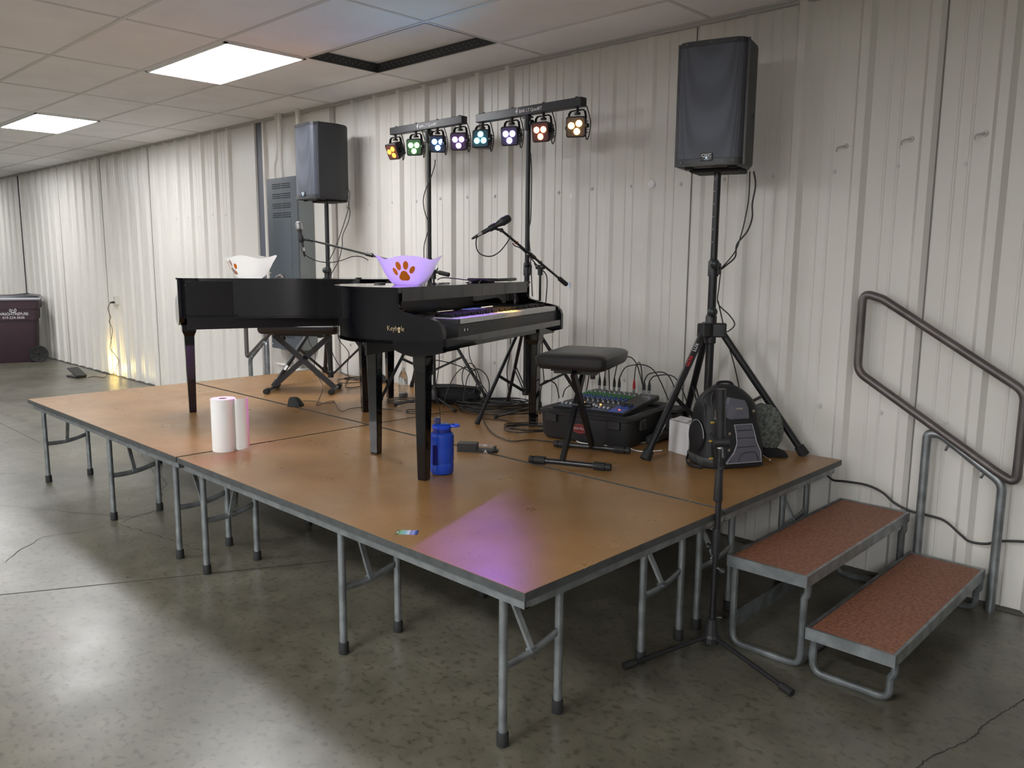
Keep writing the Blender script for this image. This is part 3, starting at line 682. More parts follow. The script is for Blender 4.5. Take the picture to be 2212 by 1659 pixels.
def make_boom(label, base, ptop, clip, tail, rb=.0075, base_kind='tripod', cut=None):
    t = thing('microphone_stand', label, 'microphone stand', base)
    O = Vector(base); pt = Vector(ptop)-O; cl = Vector(clip)-O; tl = Vector(tail)-O
    b = MB(); b.cyl((0, 0, .05), (pt.x, pt.y, pt.z*.55), .0105, seg=12); b.done('lower_tube', M_blackm, t)
    b = MB(); b.cyl((pt.x, pt.y, pt.z*.5), pt, .0078, seg=12); b.lathe([(.015, pt.z*.55-.05), (.016, pt.z*.55)], T(pt.x, pt.y, 0), 12); b.done('upper_tube', M_blackm, t)
    d = (cl-tl).normalized()
    b = MB(); b.cyl(tl, cl, rb, seg=10); m = tl.lerp(cl, .55); b.cyl(m-d*.03, m+d*.03, .013, seg=12); b.done('boom_arm', M_blackm, t)
    b = MB(); b.cyl(tl-d*.02, tl+d*.06, .015, seg=14); b.done('counterweight', M_rub, t)
    b = MB(); b.cyl(pt-Vector((0, 0, .05)), pt+Vector((0, 0, .015)), .016, seg=14); side = d.cross(Vector((0, 0, 1))).normalized(); b.cyl(pt-side*.03, pt+side*.03, .014, seg=14); b.cyl(pt+side*.03, pt+side*.05+Vector((0, 0, .025)), .005, seg=8); b.box(pt.x, pt.y, pt.z+.03, .022, .022, .018, bev=.004); b.done('swivel', M_black, t)
    b = MB(); b.cyl(m+side*.01, m+side*.035, .006, seg=8); b.lathe([(.013, 0), (.013, .012)], align(m+side*.02, m+side*.04), 10); b.done('boom_knob', M_black, t)
    for a in (-.2, 1.9, 4.0):
        f = Vector((math.cos(a), math.sin(a), 0))*.28
        b = MB(); b.cyl((0, 0, .075), f+Vector((0, 0, .012)), .0075, seg=8); lg = b.done('leg', M_blackm, t)
        b = MB(); b.cyl(f*.93+Vector((0, 0, .012)), f*1.02+Vector((0, 0, .011)), .011, seg=10); b.done('rubber_foot', M_rub, lg)
    b = MB(); b.lathe([(.024, .05), (.026, .10), (.016, .12)], seg=12); b.done('hub', M_black, t)
    return t
bA = make_boom('black boom microphone stand behind the near piano, cable wrapped with orange ties', (-1.865, 2.13, H), (-1.865, 2.135, 1.575), (-1.79, 1.705, 1.79), (-1.80, 2.30, 1.475))
# clip that joins the boom to the near microphone
def make_clip(t, p, q, M):
    b = MB(); b.lathe([(.0175, -.022), (.019, -.018), (.019, .018), (.0175, .022)], M, 16); b.cyl(p, q, .008, seg=8); b.ball(p, .013, 12); b.done('microphone_clip', M_black, t)
O = Vector((-1.865, 2.13, H)); p = Vector((-1.79, 1.705, 1.79))-O; q = mA0.lerp(mA1, .34)-O; make_clip(bA, p, q, align(mA0.lerp(mA1, .36)-O, mA1-O))
b = MB(); dd = (Vector((-1.80, 2.30, 1.475))-Vector((-1.79, 1.705, 1.79)))
for f in (.22, .50):
    c = p+dd*f; b.tube([c+Vector((0, .012*math.cos(a), .012*math.sin(a)))+dd.normalized()*.01*math.sin(a) for a in [2*PI*i/12 for i in range(12)]], .0028, 6, closed=True)
b.done('cable_ties', mat('orange_tie', (.8, .2, .08), .5), bA)
bB = make_boom('black boom microphone stand reaching left behind the far piano', (-2.66, 1.93, H), (-2.66, 1.93, 1.535), (-3.716, 1.65, 1.752), (-2.56, 1.957, 1.52))
O = Vector((-2.66, 1.93, H)); p = Vector((-3.716, 1.65, 1.752))-O; make_clip(bB, p, micBp+Vector((-.003, -.004, .06))-O, align(micBp+Vector((-.005, -.008, .06))-O, micBp+Vector((-.012, -.02, .16))-O))
# empty stand in front of the stage
mst = thing('microphone_stand', 'lone black microphone stand on the floor in front of the steps, no microphone', 'microphone stand', (.012, 1.135, 0)); 
b = MB(); b.cyl((0, 0, .05), (.003, .004, .80), .0125, seg=14); b.done('lower_tube', M_blackm, mst)
b = MB(); b.cyl((0, 0, .78), (0, 0, .90), .0095, seg=14); b.cyl((0, 0, .885), (-.006, -.004, 1.115), .0185, .0185, seg=16); b.done('folded_boom', M_blackm, mst)
b = MB(); b.lathe([(.017, .655), (.019, .66), (.0165, .74), (.015, .78)], seg=14); b.lathe([(.0150, .775), (.0150, .785)], seg=14); b.done('clutch', M_black, mst)
b = MB(); b.lathe([(.0135, .874), (.0135, .886)], seg=16); b.done('steel_ring', M_chrome, mst)
b = MB(); b.cyl((-.02, -.02, .90), (.025, .02, .90), .022, seg=16); b.box(0, 0, .93, .03, .03, .05, bev=.005); b.cyl((-.02, -.02, .905), (-.032, -.03, .94), .007, seg=8); b.cyl((.01, 0, .88), (.02, -.01, .84), .008, seg=8); b.done('swivel', M_black, mst)
b = MB(); b.cyl((0, 0, .46), (-.03, -.01, .46), .006, seg=8); b.lathe([(.013, 0), (.015, .012)], align((-.02, -.01, .46), (-.05, -.02, .46)), 12); b.lathe([(.017, .43), (.0175, .52), (.0145, .54)], seg=14); b.cyl((.01, 0, .375), (.04, .01, .36), .008, seg=8); b.lathe([(.014, 0), (.014, .015)], align((.025, .0, .37), (.05, .01, .355)), 12); b.done('height_clutch', M_black, mst)
b = MB(); b.lathe([(.024, .045), (.036, .05), (.037, .075), (.030, .085), (.022, .15), (.015, .155)], seg=12, smooth=False); b.cyl((.0, .02, .15), (.03, .03, .155), .004, seg=8); b.done('hub', mat('ribbed_black_hub', (.02, .02, .022), .35), mst)
for fx, fy in ((-.172, -.365), (.39, -.09), (-.20, .36)):
    f = Vector((fx, fy, .014)); b = MB(); b.cyl((fx*.06, fy*.06, .075), f, .0095, seg=12); lg = b.done('leg', mat('satin_black_leg', (.02, .02, .022), .22), mst)
    d = (f-Vector((0, 0, .075))).normalized(); b = MB(); b.cyl(f-d*.045, f+d*.008, .0145, .0155, seg=14); b.done('rubber_foot', M_rub, lg)
# ================================================================ smaller things on the stage
E0, kA, dA = Vector((-1.10, .607, 0)), Vector((-.336, .942, 0)), Vector((-.942, -.336, 0))
EB, kB, dB = Vector((-3.251, 2.027, 0)), Vector((-.33, -.944, 0)), Vector((.944, -.33, 0))
def blob(b, rings_, M=None): b.loft(rings_, M)
# ---- tip bowls with a paw print
M_bowl = mat('white_translucent_plastic', (.74, .73, .72), .35, sss=1)
M_bowl.node_tree.nodes['Principled BSDF'].inputs['Subsurface Weight'].default_value = 0
M_bowl.node_tree.nodes['Principled BSDF'].inputs['Subsurface Radius'].default_value = (.03, .03, .03)
_nt = M_bowl.node_tree; _tr = _nt.nodes.new('ShaderNodeBsdfTranslucent'); _tr.inputs[0].default_value = (.85, .83, .82, 1); _mx = _nt.nodes.new('ShaderNodeMixShader'); _mx.inputs[0].default_value = .42
_nt.links.new(_nt.nodes['Principled BSDF'].outputs[0], _mx.inputs[1]); _nt.links.new(_tr.outputs[0], _mx.inputs[2]); _nt.links.new(_mx.outputs[0], _nt.nodes['Material Output'].inputs['Surface'])
def bowl_r(z, th):
    # z 0..1 ; flared bucket with a wavy rim and two drawn-out lips
    base = .070+.088*z**.62
    lip = abs(math.cos(th))**7
    return base*(1+.0*lip)+(.012*lip*max(0, z-.72)/.28 if z > .72 else 0)
def bowl_h(th): return .134+.010*math.cos(4*th)+.004*abs(math.cos(th))**6
def make_bowl(label, loc, rz, paw_at):
    t = thing('tip_bowl', label, 'bowl', loc, rz, 'white paw print bowls')
    b = MB(); seg = 64; rings = []
    for off, zs in ((0, [i/14 for i in range(15)]),):
        for z in zs:
            if off and z == 0: z = .02
            ring = []
            for i in range(seg):
                th = 2*PI*i/seg; r = bowl_r(z, th)+off; ring.append((r*math.cos(th), r*math.sin(th), z*bowl_h(th)))
            rings.append(ring)
    b.loft(rings, cap=False); b._add(rings[0], [tuple(range(seg))]); b.done('bowl', M_bowl, t)
    org = mat('orange_print', (.95, .24, .02), .5)
    b = MB()
    def pad(cx, cz, rx, rz_, rot, shape=None):
        pts = []
        n = 22
        for i in range(n):
            a = 2*PI*i/n; x, z = rx*math.cos(a), rz_*math.sin(a)
            if shape: k = 1+.16*math.cos(3*(a-PI/2))+.03*math.sin(11*a); x *= k; z *= k
            x, z = x*math.cos(rot)-z*math.sin(rot), x*math.sin(rot)+z*math.cos(rot); pts.append((cx+x, cz+z))
        vs = []
        for k2 in (0, .33, .66, 1):
            for x, z in pts:
                X, Z_ = cx+(x-cx)*k2, cz+(z-cz)*k2; zz = Z_/.134; th = paw_at+X/.135; r = bowl_r(zz, th)+.0012; vs.append((r*math.cos(th), r*math.sin(th), Z_))
        n_ = len(pts); b._add(vs, [(i+j*n_, (i+1) % n_+j*n_, (i+1) % n_+(j+1)*n_, i+(j+1)*n_) for j in range(3) for i in range(n_)], smooth=True)
    pad(.004, .043, .031, .024, 0, True)
    for cx, cz, rx, rz_, ro in ((-.043, .066, .0115, .019, .35), (-.020, .093, .0125, .021, .12), (.015, .096, .0125, .021, -.08), (.046, .075, .0125, .019, -.42)): pad(cx, cz, rx, rz_, ro)
    b.done('paw_print', org, t)
    return t
pA = E0+kA*.42+dA*.40; camd = math.atan2(-1.7392-pA.y, 1.6009-pA.x)
make_bowl('white bowl with a large orange paw print on the near piano, lit purple', (pA.x, pA.y, H+.8895), 0.75, camd-.75-.22)
pB = EB+kB*1.06+dB*.30; camb = math.atan2(-1.7392-pB.y, 1.6009-pB.x)
make_bowl('white bowl on the far piano, its orange paw print turned to the left edge', (pB.x, pB.y, H+.8895), .72, camb-.72-1.10)
# ---- keyboard benches
M_vinyl = mat('black_vinyl', (.016, .016, .018), .36, bump=.25, bscale=25)
def make_bench(label, loc, rz, L=.50, Wd=.29, hz=.515, spread=.20, leg_sec=(.020, .0105), low=False):
    t = thing('keyboard_bench', label, 'bench', loc, rz)       # x = long way of the seat; feet run along y
    b = MB(); rings = []
    for z, k in ((hz-.075, -.012), (hz-.066, -.002), (hz-.05, .004), (hz-.018, .006), (hz-.006, -.006), (hz+.001, -.03), (hz+.004, -.07)): rings.append([(x, y, z) for x, y in rrect(L/2+k, Wd/2+k, .035, 5)])
    b.loft(rings); b.done('seat_cushion', M_vinyl, t)
    b = MB(); b.box(0, 0, hz-.084, L*.62, Wd*.7, .018); 
    for s in (-1, 1): b.box(s*L*.26, 0, hz-.098, .035, Wd*.62, .014)
    b.done('seat_plate', M_black, t)
    for s in (-1, 1):
        for yy in (-.035, .035) if True else (0,):
            p = Vector((s*spread*.86, yy*s*.5+(.02 if yy > 0 else -.02)*1, hz-.095)); q = Vector((-s*spread, yy*s*.5+(.02 if yy > 0 else -.02), .028))
            if (yy > 0) != (s > 0): continue
            Lg = (q-p).length
            b = MB(); b.box(0, 0, Lg/2, .020, .040, Lg, align(p, q) @ RZ(0)); b.done('leg', M_blackm, t)
        b = MB(); b.cyl((s*spread, -Wd*.58, .022), (s*spread, Wd*.58, .022), .0135, seg=14); ft = b.done('foot_bar', mat('satin_black_tube', (.016, .016, .018), .3), t)
        for e in (-1, 1):
            b = MB(); b.cyl((s*spread, e*Wd*.36, .022), (s*spread, e*Wd*.52, .022), .0205, seg=16); b.cyl((s*spread, e*Wd*.54, .022), (s*spread, e*Wd*.60, .022), .0185, seg=16); b.done('foot_grip', M_rub, ft)
    b = MB(); b.cyl((0, -.05, hz*.5), (0, .05, hz*.5), .014, seg=12); b.done('pivot_bolt', M_black, t)
    b = MB(); b.cyl((-.12, -Wd*.25, hz-.10), (-.12, -Wd*.25, hz-.125), .013, seg=10); b.done('lock_knob', M_black, t)
    return t
make_bench('near black padded bench on crossed legs, in front of the near piano keys', (-.968, 1.468, H), math.radians(112), L=.465, Wd=.352, hz=.565, spread=.195)
make_bench('far black padded bench on crossed legs, beneath the far piano', (-3.86, 1.63, H), math.radians(44), L=.60, Wd=.30, hz=.53, spread=.245)
# ---- paper towels
t = thing('paper_towel_roll', 'white paper towel roll standing on the deck, loose sheet lit pink', 'paper towels', (-2.425, .255, H))
M_paper = mat('white_paper', (.80, .80, .78), .9, bump=.5, bscale=120)
b = MB(); b.lathe([(.0215, .001), (.0625, 0), (.0635, .004), (.0635, .276), (.0625, .280), (.0215, .2795), (.0215, .1), (.0213, .001)], seg=48, cap=False); b.done('roll', M_paper, t)
b = MB(); b.lathe([(.0215, .0), (.0215, .280), (.0195, .280), (.0195, .0)], seg=32, cap=False); b.done('cardboard_core', mat('cardboard', (.35, .28, .2), .9), t)
b = MB(); A0 = math.radians(35); sheet = [(.0645*math.cos(A0+1.3-i*.13), .0645*math.sin(A0+1.3-i*.13)) for i in range(11)]
r_ = Vector((.72, .69)); e = Vector(sheet[-1]); fwd = Vector((.69, -.72))
sheet += [tuple(e+r_*.014+fwd*.004), tuple(e+r_*.030-fwd*.002), tuple(e+r_*.046-fwd*.012), tuple(e+r_*.056-fwd*.026), tuple(e+r_*.058-fwd*.045)]
sh = smooth_path([(x, y, 0) for x, y in sheet], 2); n = len(sh)
vs = [(v.x, v.y, .008+.004*math.sin(i*.5)) for i, v in enumerate(sh)]+[(v.x, v.y, .279) for v in sh]
b._add(vs, [(i, i+1, i+1+n, i+n) for i in range(n-1)], smooth=True)
sh_o = b.done('loose_sheet', M_paper, t); md = sh_o.modifiers.new('thickness', 'SOLIDIFY'); md.thickness = .0012
# ---- blue water bottle
t = thing('water_bottle', 'blue translucent water bottle standing beside the near piano leg', 'water bottle', (-1.255, .765, H))
M_bb = mat('blue_clear_plastic', (.03, .12, .78), .1, trans=.5, coat=.5); M_bb.node_tree.nodes['Principled BSDF'].inputs['IOR'].default_value = 1.2
M_lid = mat('bright_blue_plastic', (.02, .09, .75), .25)
pr = [(.040, .0), (.052, .004), (.056, .012), (.0575, .05), (.0555, .056), (.0575, .062), (.058, .125), (.0565, .13), (.058, .135), (.058, .185), (.054, .197), (.046, .203)]
b = MB(); b.lathe(pr, seg=40, cap=False); b.lathe([(.001, .003), (.040, .0)], seg=40, cap=False); bo = b.done('body', M_bb, t); md = bo.modifiers.new('wall', 'SOLIDIFY'); md.thickness = .0022
b = MB(); b.lathe([(.043, .19), (.043, .222), (.041, .224)], seg=36); b.done('neck_ring', mat('dark_blue_ring', (.012, .03, .25), .2), t)
b = MB(); b.lathe([(.044, .220), (.0465, .224), (.0465, .236), (.040, .241), (.012, .243)], seg=36)
b.tube([(.062*1+.020*math.cos(a)-.0, .022*math.sin(a), .234) for a in [2*PI*i/16 for i in range(16)]], .0055, 8, closed=True, M=RZ(.75)); b.done('screw_lid', M_lid, t)
b = MB(); b.lathe([(.013, .24), (.013, .262), (.009, .268)], T(-.016, -.014, 0), 20); sp_ = b.done('spout', mat('deep_blue_spout', (.01, .02, .35), .2), t)
b = MB(); b.lathe([(.016, .241), (.0165, .266), (.014, .272), (.001, .273)], T(-.016, -.014, 0), 24, cap=False); b.done('spout_cover', mat('clear_cap', (.9, .9, .95), .05, trans=.95), sp_)
b = MB(); b.lathe([(.001, .006), (.052, .006), (.0545, .02), (.0545, .13), (.001, .13)], seg=32); b.done('water', mat('blue_water', (.01, .03, .3), .1, trans=.6), t)
b = MB(); b.box(.0, 0, .10, .022, .003, .095, RZ(math.radians(-62)) @ T(.0, 0, 0) @ frame((.0585, -.012, 0), (0, 1, 0), (-1, 0, 0), (0, 0, 1))); b.done('print_strip', mat('navy_strip', (.012, .01, .12), .3), t)
# ---- pedals and small things
t = thing('sustain_pedal', 'black sustain pedal with a chrome lever right of the blue bottle', 'pedal', (-1.47, 1.20, H), math.radians(35))
b = MB(); b.prism([(-.10, -.035), (.09, -.035), (.115, -.018), (.115, .02), (.09, .035), (-.10, .035)], 0, .012); b.prism([(-.10, -.032), (.005, -.032), (.005, .032), (-.10, .032)], .012, .045); b.box(.100, 0, .02, .012, .028, .022); b.done('base', mat('matte_black_pedal', (.02, .02, .02), .45), t)
b = MB(); b.loft([[(x, y, z) for y, z in ((-w_, h-.002), (w_, h-.002), (w_, h+.003), (-w_, h+.003))] for x, w_, h in ((-.0, .010, .033), (.04, .010, .034), (.065, .014, .033), (.085, .014, .029), (.09, .010, .027))]); b.done('lever', M_chrome, t)
text('lettering', 'A', .03, frame((.055, -.0355, .004), (1, 0, 0), (.0, -.25, .97), (0, -1, -.2)) @ T(0, .003, .0), M_letter, t, ext=.0004)
b = MB(); b.box(.045, -.0345, .006, .0, .0, .0); b.bm.free()
t = thing('footswitch', 'small black dome footswitch on the deck below the far bench', 'footswitch', (-3.33, 1.235, H), math.radians(40))
b = MB(); b.loft([[(x*s+ox, y*s, z) for x, y in rrect(.052, .04, .02, 4)] for s, z, ox in ((1, 0, 0), (1.0, .008, 0), (.86, .03, -.004), (.66, .052, -.010), (.45, .062, -.014), (.1, .064, -.014))]); b.done('housing', M_rub, t)
t = thing('business_card', 'small green and blue card lying near the front edge of the deck', 'card', (-.697, .100, H), math.radians(42))
cd = mat('card_print', (.3, .6, .6), .35); nt = cd.node_tree; tc = nt.nodes.new('ShaderNodeTexCoord'); sp3 = nt.nodes.new('ShaderNodeSeparateXYZ'); rp = nt.nodes.new('ShaderNodeValToRGB')
nt.links.new(tc.outputs['Generated'], sp3.inputs[0]); nt.links.new(sp3.outputs[0], rp.inputs[0]); nt.links.new(rp.outputs[0], nt.nodes['Principled BSDF'].inputs['Base Color'])
els = rp.color_ramp.elements; els[0].position = 0; els[0].color = (.03, .09, .02, 1); els[1].position = 1; els[1].color = (.02, .03, .25, 1)
for p_, c_ in ((.14, (.04, .14, .04)), (.2, (.22, .45, .25)), (.4, (.18, .45, .55)), (.58, (.6, .65, .8)), (.64, (.6, .65, .85)), (.67, (.12, .12, .35)), (.8, (.35, .4, .9)), (.9, (.04, .1, .4))): e_ = els.new(p_); e_.color = (*c_, 1)
b = MB(); b.box(0, 0, .0008, .082, .048, .0008); b.done('card', cd, t)
text('lettering', 'INFO', .011, frame((-.034, 0, .0013), (0, 1, 0), (-1, 0, 0), (0, 0, 1)), M_letter, t, ext=.0001)
# ---- tablet on the near piano
pt = E0+kA*1.27+dA*.34
t = thing('laptop', 'flat black tablet computer lying on the near piano lid', 'tablet', (pt.x, pt.y, H+.889), KA+.05)
b = MB(); b.box(0, 0, .014, .30, .20, .016, T(0, 0, 0) @ RX(.0), bev=.005); b.box(0, .06, .004, .25, .05, .008, bev=.003); b.done('case', mat('dark_tablet_case', (.015, .015, .017), .3), t)
b = MB(); b.box(0, 0, .0225, .275, .175, .001); b.done('screen', mat('dark_glass', (.02, .02, .022), .05, coat=1), t)
t.name = 'tablet'
# ---- mixer in its case
MC, MA = (-1.235, 2.045, H), math.radians(9)
t = thing('mixer_case', 'black moulded case holding the mixing desk, open beside the wall', 'equipment case', MC, MA)
CW, CDp = .58, .60
cs = mat('black_moulded_plastic', (.018, .018, .019), .55, bump=.4, bscale=300)
b = MB(); rings = []
for z, k in ((.0, -.03), (.006, -.018), (.03, -.006), (.145, .0), (.150, .008), (.165, .010), (.172, .004), (.178, -.006), (.172, -.045), (.165, -.05), (.15, -.052), (.149, -.10)): rings.append([(x, y, z+.0) for x, y in rrect(CW/2+k, CDp/2+k, .05+min(k, 0)*.3, 6)])
b.loft(rings); b.done('case_base', cs, t)
for x in (-.2, .2): b = MB(); b.box(x, -CDp/2-.006, .13, .075, .02, .05, bev=.004); b.done('latch', M_black, t)
for y in (-.15, .15): b = MB(); b.box(CW/2+.008, y, .12, .022, .07, .06, bev=.004); b.done('latch', M_black, t)
b = MB(); b.box(CW/2+.05, .20, .08, .06, .20, .15, bev=.01); b.box(CW/2+.04, .0, .035, .05, .28, .05, bev=.012); b.box(CW/2+.07, .16, .17, .09, .16, .02, bev=.006); b.done('folded_lid_hinge', cs, t)
b = MB(); M = frame((-.015, -CDp/2-.0035, .085), (1, 0, 0), (0, 0, 1), (0, -1, 0)); b.prism([(.048*math.cos(a), .026*math.sin(a)) for a in [2*PI*i/32 for i in range(32)]], 0, .002, M); bd = b.done('badge', mat('dark_red_badge', (.16, .01, .012), .35), t)
b = MB(); b.tube([tuple(M @ Vector((.047*math.cos(a), .025*math.sin(a), .002))) for a in [2*PI*i/32 for i in range(32)]], .0012, 6, closed=True); b.done('badge_rim', mat('red_badge_rim', (.4, .08, .08), .4), bd)
text('lettering', 'SKB PRO', .019, M @ T(0, 0, .0022), mat('grey_print', (.45, .42, .42), .4), bd, ext=.0003)
t = thing('mixing_desk', 'black mixing desk with blue and white knobs set in the case', 'mixer', (MC[0], MC[1], MC[2]+.158), MA)
MX = RX(math.radians(5.2)); mt = T(0, 0, .035) @ MX
b = MB(); b.box(0, 0, -.001, .44, .47, .03, mt, bev=.004); b.done('chassis', mat('mixer_black', (.02, .02, .022), .4), t)
b = MB(); b.box(0, -.205, .0146, .42, .035, .001, mt); b.box(-.03, -.10, .0147, .34, .012, .001, mt); b.done('fader_scale_panel', mat('mixer_blue_grey', (.05, .08, .16), .4), t)
b = MB(); b.prism([(.115, -.225), (.205, -.225), (.205, -.14), (.115, -.14)], .0142, .0158, mt); b.prism([(.118, -.13), (.205, -.13), (.205, -.055), (.118, -.055)], .0142, .0158, mt); b.done('effects_panel', mat('mixer_blue', (.03, .09, .55), .35), t)
kn = {}
def knob(x, y, key, col, r=.0058, h=.011):
    if key not in kn:
        b = MB(); b.lathe([(r*1.15, 0), (r, h*.3), (r*.8, h)], seg=12); b.lathe([(r*.55, h), (r*.5, h+.0015)], seg=10); kn[key] = b.done('knob', col, t); o = kn[key]
    else: o = kn[key].copy(); C.objects.link(o); o.parent = t
    o.matrix_local = mt @ T(x, y, .014)
kc = [('w', mat('knob_white_grey', (.35, .35, .36), .4)), ('g', mat('knob_green', (.04, .22, .06), .4)), ('b', mat('knob_blue', (.05, .10, .35), .4)), ('k', M_black), ('b2', mat('knob_grey_blue', (.14, .18, .26), .4)), ('r', mat('knob_red', (.35, .05, .04), .4))]
rowk = ['w', 'g', 'g', 'g', 'b', 'b', 'b2', 'k', 'w']
for i in range(10):
    for j, kk_ in enumerate(rowk): knob(-.205+i*.0335, .155-j*.026, kk_, dict(kc)[kk_])
for x, y in ((.13, -.075), (.15, -.075), (.17, -.07), (.19, -.07), (.15, -.095), (.19, -.10)): knob(x, y, 'K2', M_black, .0085, .016)
b = MB(); b.lathe([(.0055, 0), (.005, .003)], mt @ T(.165, -.175, .0155), 12); b.done('red_button', mat('lit_red', (.6, .05, .03), .3, emit=(1, .1, .05), es=1.5), t)
M_fad = mat('fader_cap_white', (.62, .64, .68), .35); M_fo = mat('fader_lit_orange', (.8, .35, .1), .35, emit=(1, .35, .08), es=1.2)
for i in range(12):
    x = -.205+i*.0275; y = -.165+random.uniform(-.02, .02)
    b = MB(); b.box(x, -.165, .0148, .002, .085, .001, mt); sl = b.done('fader_slot', M_rub, t)
    b = MB(); b.box(x, y, .021, .012, .020, .012, mt, bev=.003); b.done('fader_cap', M_fad, sl)
    if i in (2, 4, 8): b = MB(); b.lathe([(.006, 0), (.0055, .007)], mt @ T(x, -.118, .014), 10); b.done('lit_switch', M_fo, t)
b = MB()
for i in range(12): b.lathe([(.0085, 0), (.0085, .002), (.0065, .002), (.0065, .0005)], mt @ T(-.205+i*.034, .205, .0145), 14)
b.done('socket_row', M_chrome, t)
text('lettering', 'YAMAHA', .014, mt @ T(.165, .165, .0145), M_letter, t, ext=.0002)
mxM = T(MC[0], MC[1], MC[2]+.158) @ RZ(MA) @ mt
def plug_arc(name, label, x, ex, ey, hgt, col=M_black, red=False, end=None):
    p = mxM @ Vector((x, .205, .016)); e_ = Vector((ex, ey, .615 if end is None else end))
    t = thing(name, label, 'cable', tuple(p), 0, 'cables plugged into the mixing desk')
    b = MB(); b.lathe([(.0088, 0), (.0088, .028)], seg=14); b.done('plug_shell', M_chrome, t)
    b = MB(); b.lathe([(.0092, .028), (.0090, .055), (.004, .085)], seg=14); b.done('plug_boot', mat('red_boot', (.5, .02, .03), .4) if red else M_black, t)
    q = e_-p; m1 = Vector((0, 0, .085)); m2 = Vector((q.x*.15, q.y*.15, hgt)); m3 = Vector((q.x*.6, q.y*.6, hgt*.85)); m4 = q+Vector((0, 0, .05 if end is None else 0))
    b = MB(); b.tube(smooth_path([m1, m2, m3, m4, q], 7), .0034, 8); b.done('lead', col, t)
plug_arc('plug_cable', 'black plugged cable arching from the desk, leftmost of the row', -.17, -1.62, 2.30, .13)
plug_arc('plug_cable', 'black plugged cable beside the leftmost plug of the desk', -.135, -1.5, 2.42, .15)
plug_arc('plug_cable', 'tall black cable arch rising above the desk', -.068, -1.2, 2.42, .20)
plug_arc('plug_cable', 'black cable arch just left of the red plug', -.034, -1.02, 2.44, .16)
plug_arc('plug_cable', 'cable with a red plug standing on the desk', .066, -1.25, 2.44, .17, red=True)
plug_arc('plug_cable', 'left one of the two plugs at the right end of the desk', .132, -.93, 2.40, .13)
plug_arc('plug_cable', 'rightmost plug of the desk, its cable running down to the deck', .166, -.84, 2.36, .12)
# ---- bag and clear bottle behind the near piano
t = thing('gig_bag', 'low black fabric bag lying behind the near piano', 'bag', (-2.66, 2.10, H), math.radians(42))
b = MB(); rings = []
for x, s in ((-.20, .55), (-.185, .85), (-.12, 1.0), (0, 1.05), (.10, .98), (.17, .9), (.195, .55)): rings.append([(x+.01*math.sin(a*2), .10*s*math.cos(a)*(1+.06*math.sin(3*a+x*20)), .068+.066*s*math.sin(a)*(1+.08*math.sin(2*a+x*15))) for a in [2*PI*i/24 for i in range(24)]])
b.loft(rings); bagm = mat('black_fabric', (.01, .01, .012), .85, bump=.6, bscale=40); b.done('body', bagm, t)
b = MB(); b.tube(smooth_path([(-.15, -.09, .12), (-.05, -.10, .135), (.08, -.09, .13), (.17, -.07, .12), (.2, -.02, .08)], 5), .008, 8); b.box(.19, -.04, .08, .006, .04, .05, bev=.002); b.done('piping', M_black, t)
t = thing('drink_bottle', 'clear plastic bottle with a dark bottom behind the near piano', 'bottle', (-3.12, 2.02, H))
b = MB(); b.lathe([(.028, 0), (.034, .006), (.034, .09), (.032, .095), (.034, .10), (.034, .15), (.026, .175), (.013, .198), (.013, .21)], seg=28, cap=False); b.done('body', mat('clear_plastic', (.85, .88, .9), .06, trans=.9), t)
b = MB(); b.lathe([(.0145, .205), (.0145, .222), (.001, .223)], seg=18); b.done('cap', M_white, t)
b = MB(); b.lathe([(.001, .002), (.030, .002), (.032, .03), (.001, .031)], seg=24); b.done('cola', mat('dark_drink', (.02, .004, .003), .1), t)
# ---- white carton
t = thing('carton', 'small plain white carton between the case and the backpack', 'box', (-.665, 1.99, H), math.radians(-16))
b = MB(); b.box(0, 0, .085, .155, .11, .17); b.done('body', mat('white_card', (.68, .67, .67), .8), t)
b = MB(); b.box(-.0, -.02, .1725, .155, .075, .002, RX(-.05)); b.box(-.02, .03, .178, .1, .05, .002, RX(.2)); b.done('flap', mat('white_card', (.68, .67, .67), .8), t)
# ---- backpack
BPA = math.radians(-30)+PI/2     # local -y is the pack's front
t = thing('backpack', 'black backpack with grey panels leaning under the speaker stand', 'backpack', (-.41, 1.935, H), BPA); t.scale = (1, 1, .95)
nyl = mat('black_nylon', (.012, .012, .014), .6, bump=.9, bscale=14)
gry = mat('grey_ballistic_panel', (.115, .115, .14), .55, bump=.3, bscale=200); pip = mat('light_grey_piping', (.4, .4, .43), .5)
def sect(z):   # half width, front y, back y
    u = z/.42
    w_ = .168*(1-.05*u) if u < .55 else .160*math.sqrt(max(0, 1-((u-.55)/.47)**2.4)); fr = -.118+.055*u**1.5+(.05*max(0, u-.8)/.2 if u > .8 else 0); bk = .105-.015*u-(.03*max(0, u-.85)/.15 if u > .85 else 0)
    return max(w_, .02), fr, bk
b = MB(); rings = []
for i in range(17):
    z = .42*i/16; w_, fr, bk = sect(z); cy, hd = (fr+bk)/2, (bk-fr)/2; k = 1 if i else .93
    rings.append([(x*k, y*k+cy, z+.0) for x, y in rrect(w_, hd, min(.06, w_*.9), 5)])
b.loft(rings); b.done('body', nyl, t)
def fpt(x, z, off=.004):
    w_, fr, bk = sect(z); return (x, fr-off-.012*max(0, 1-(x/.15)**2), z)
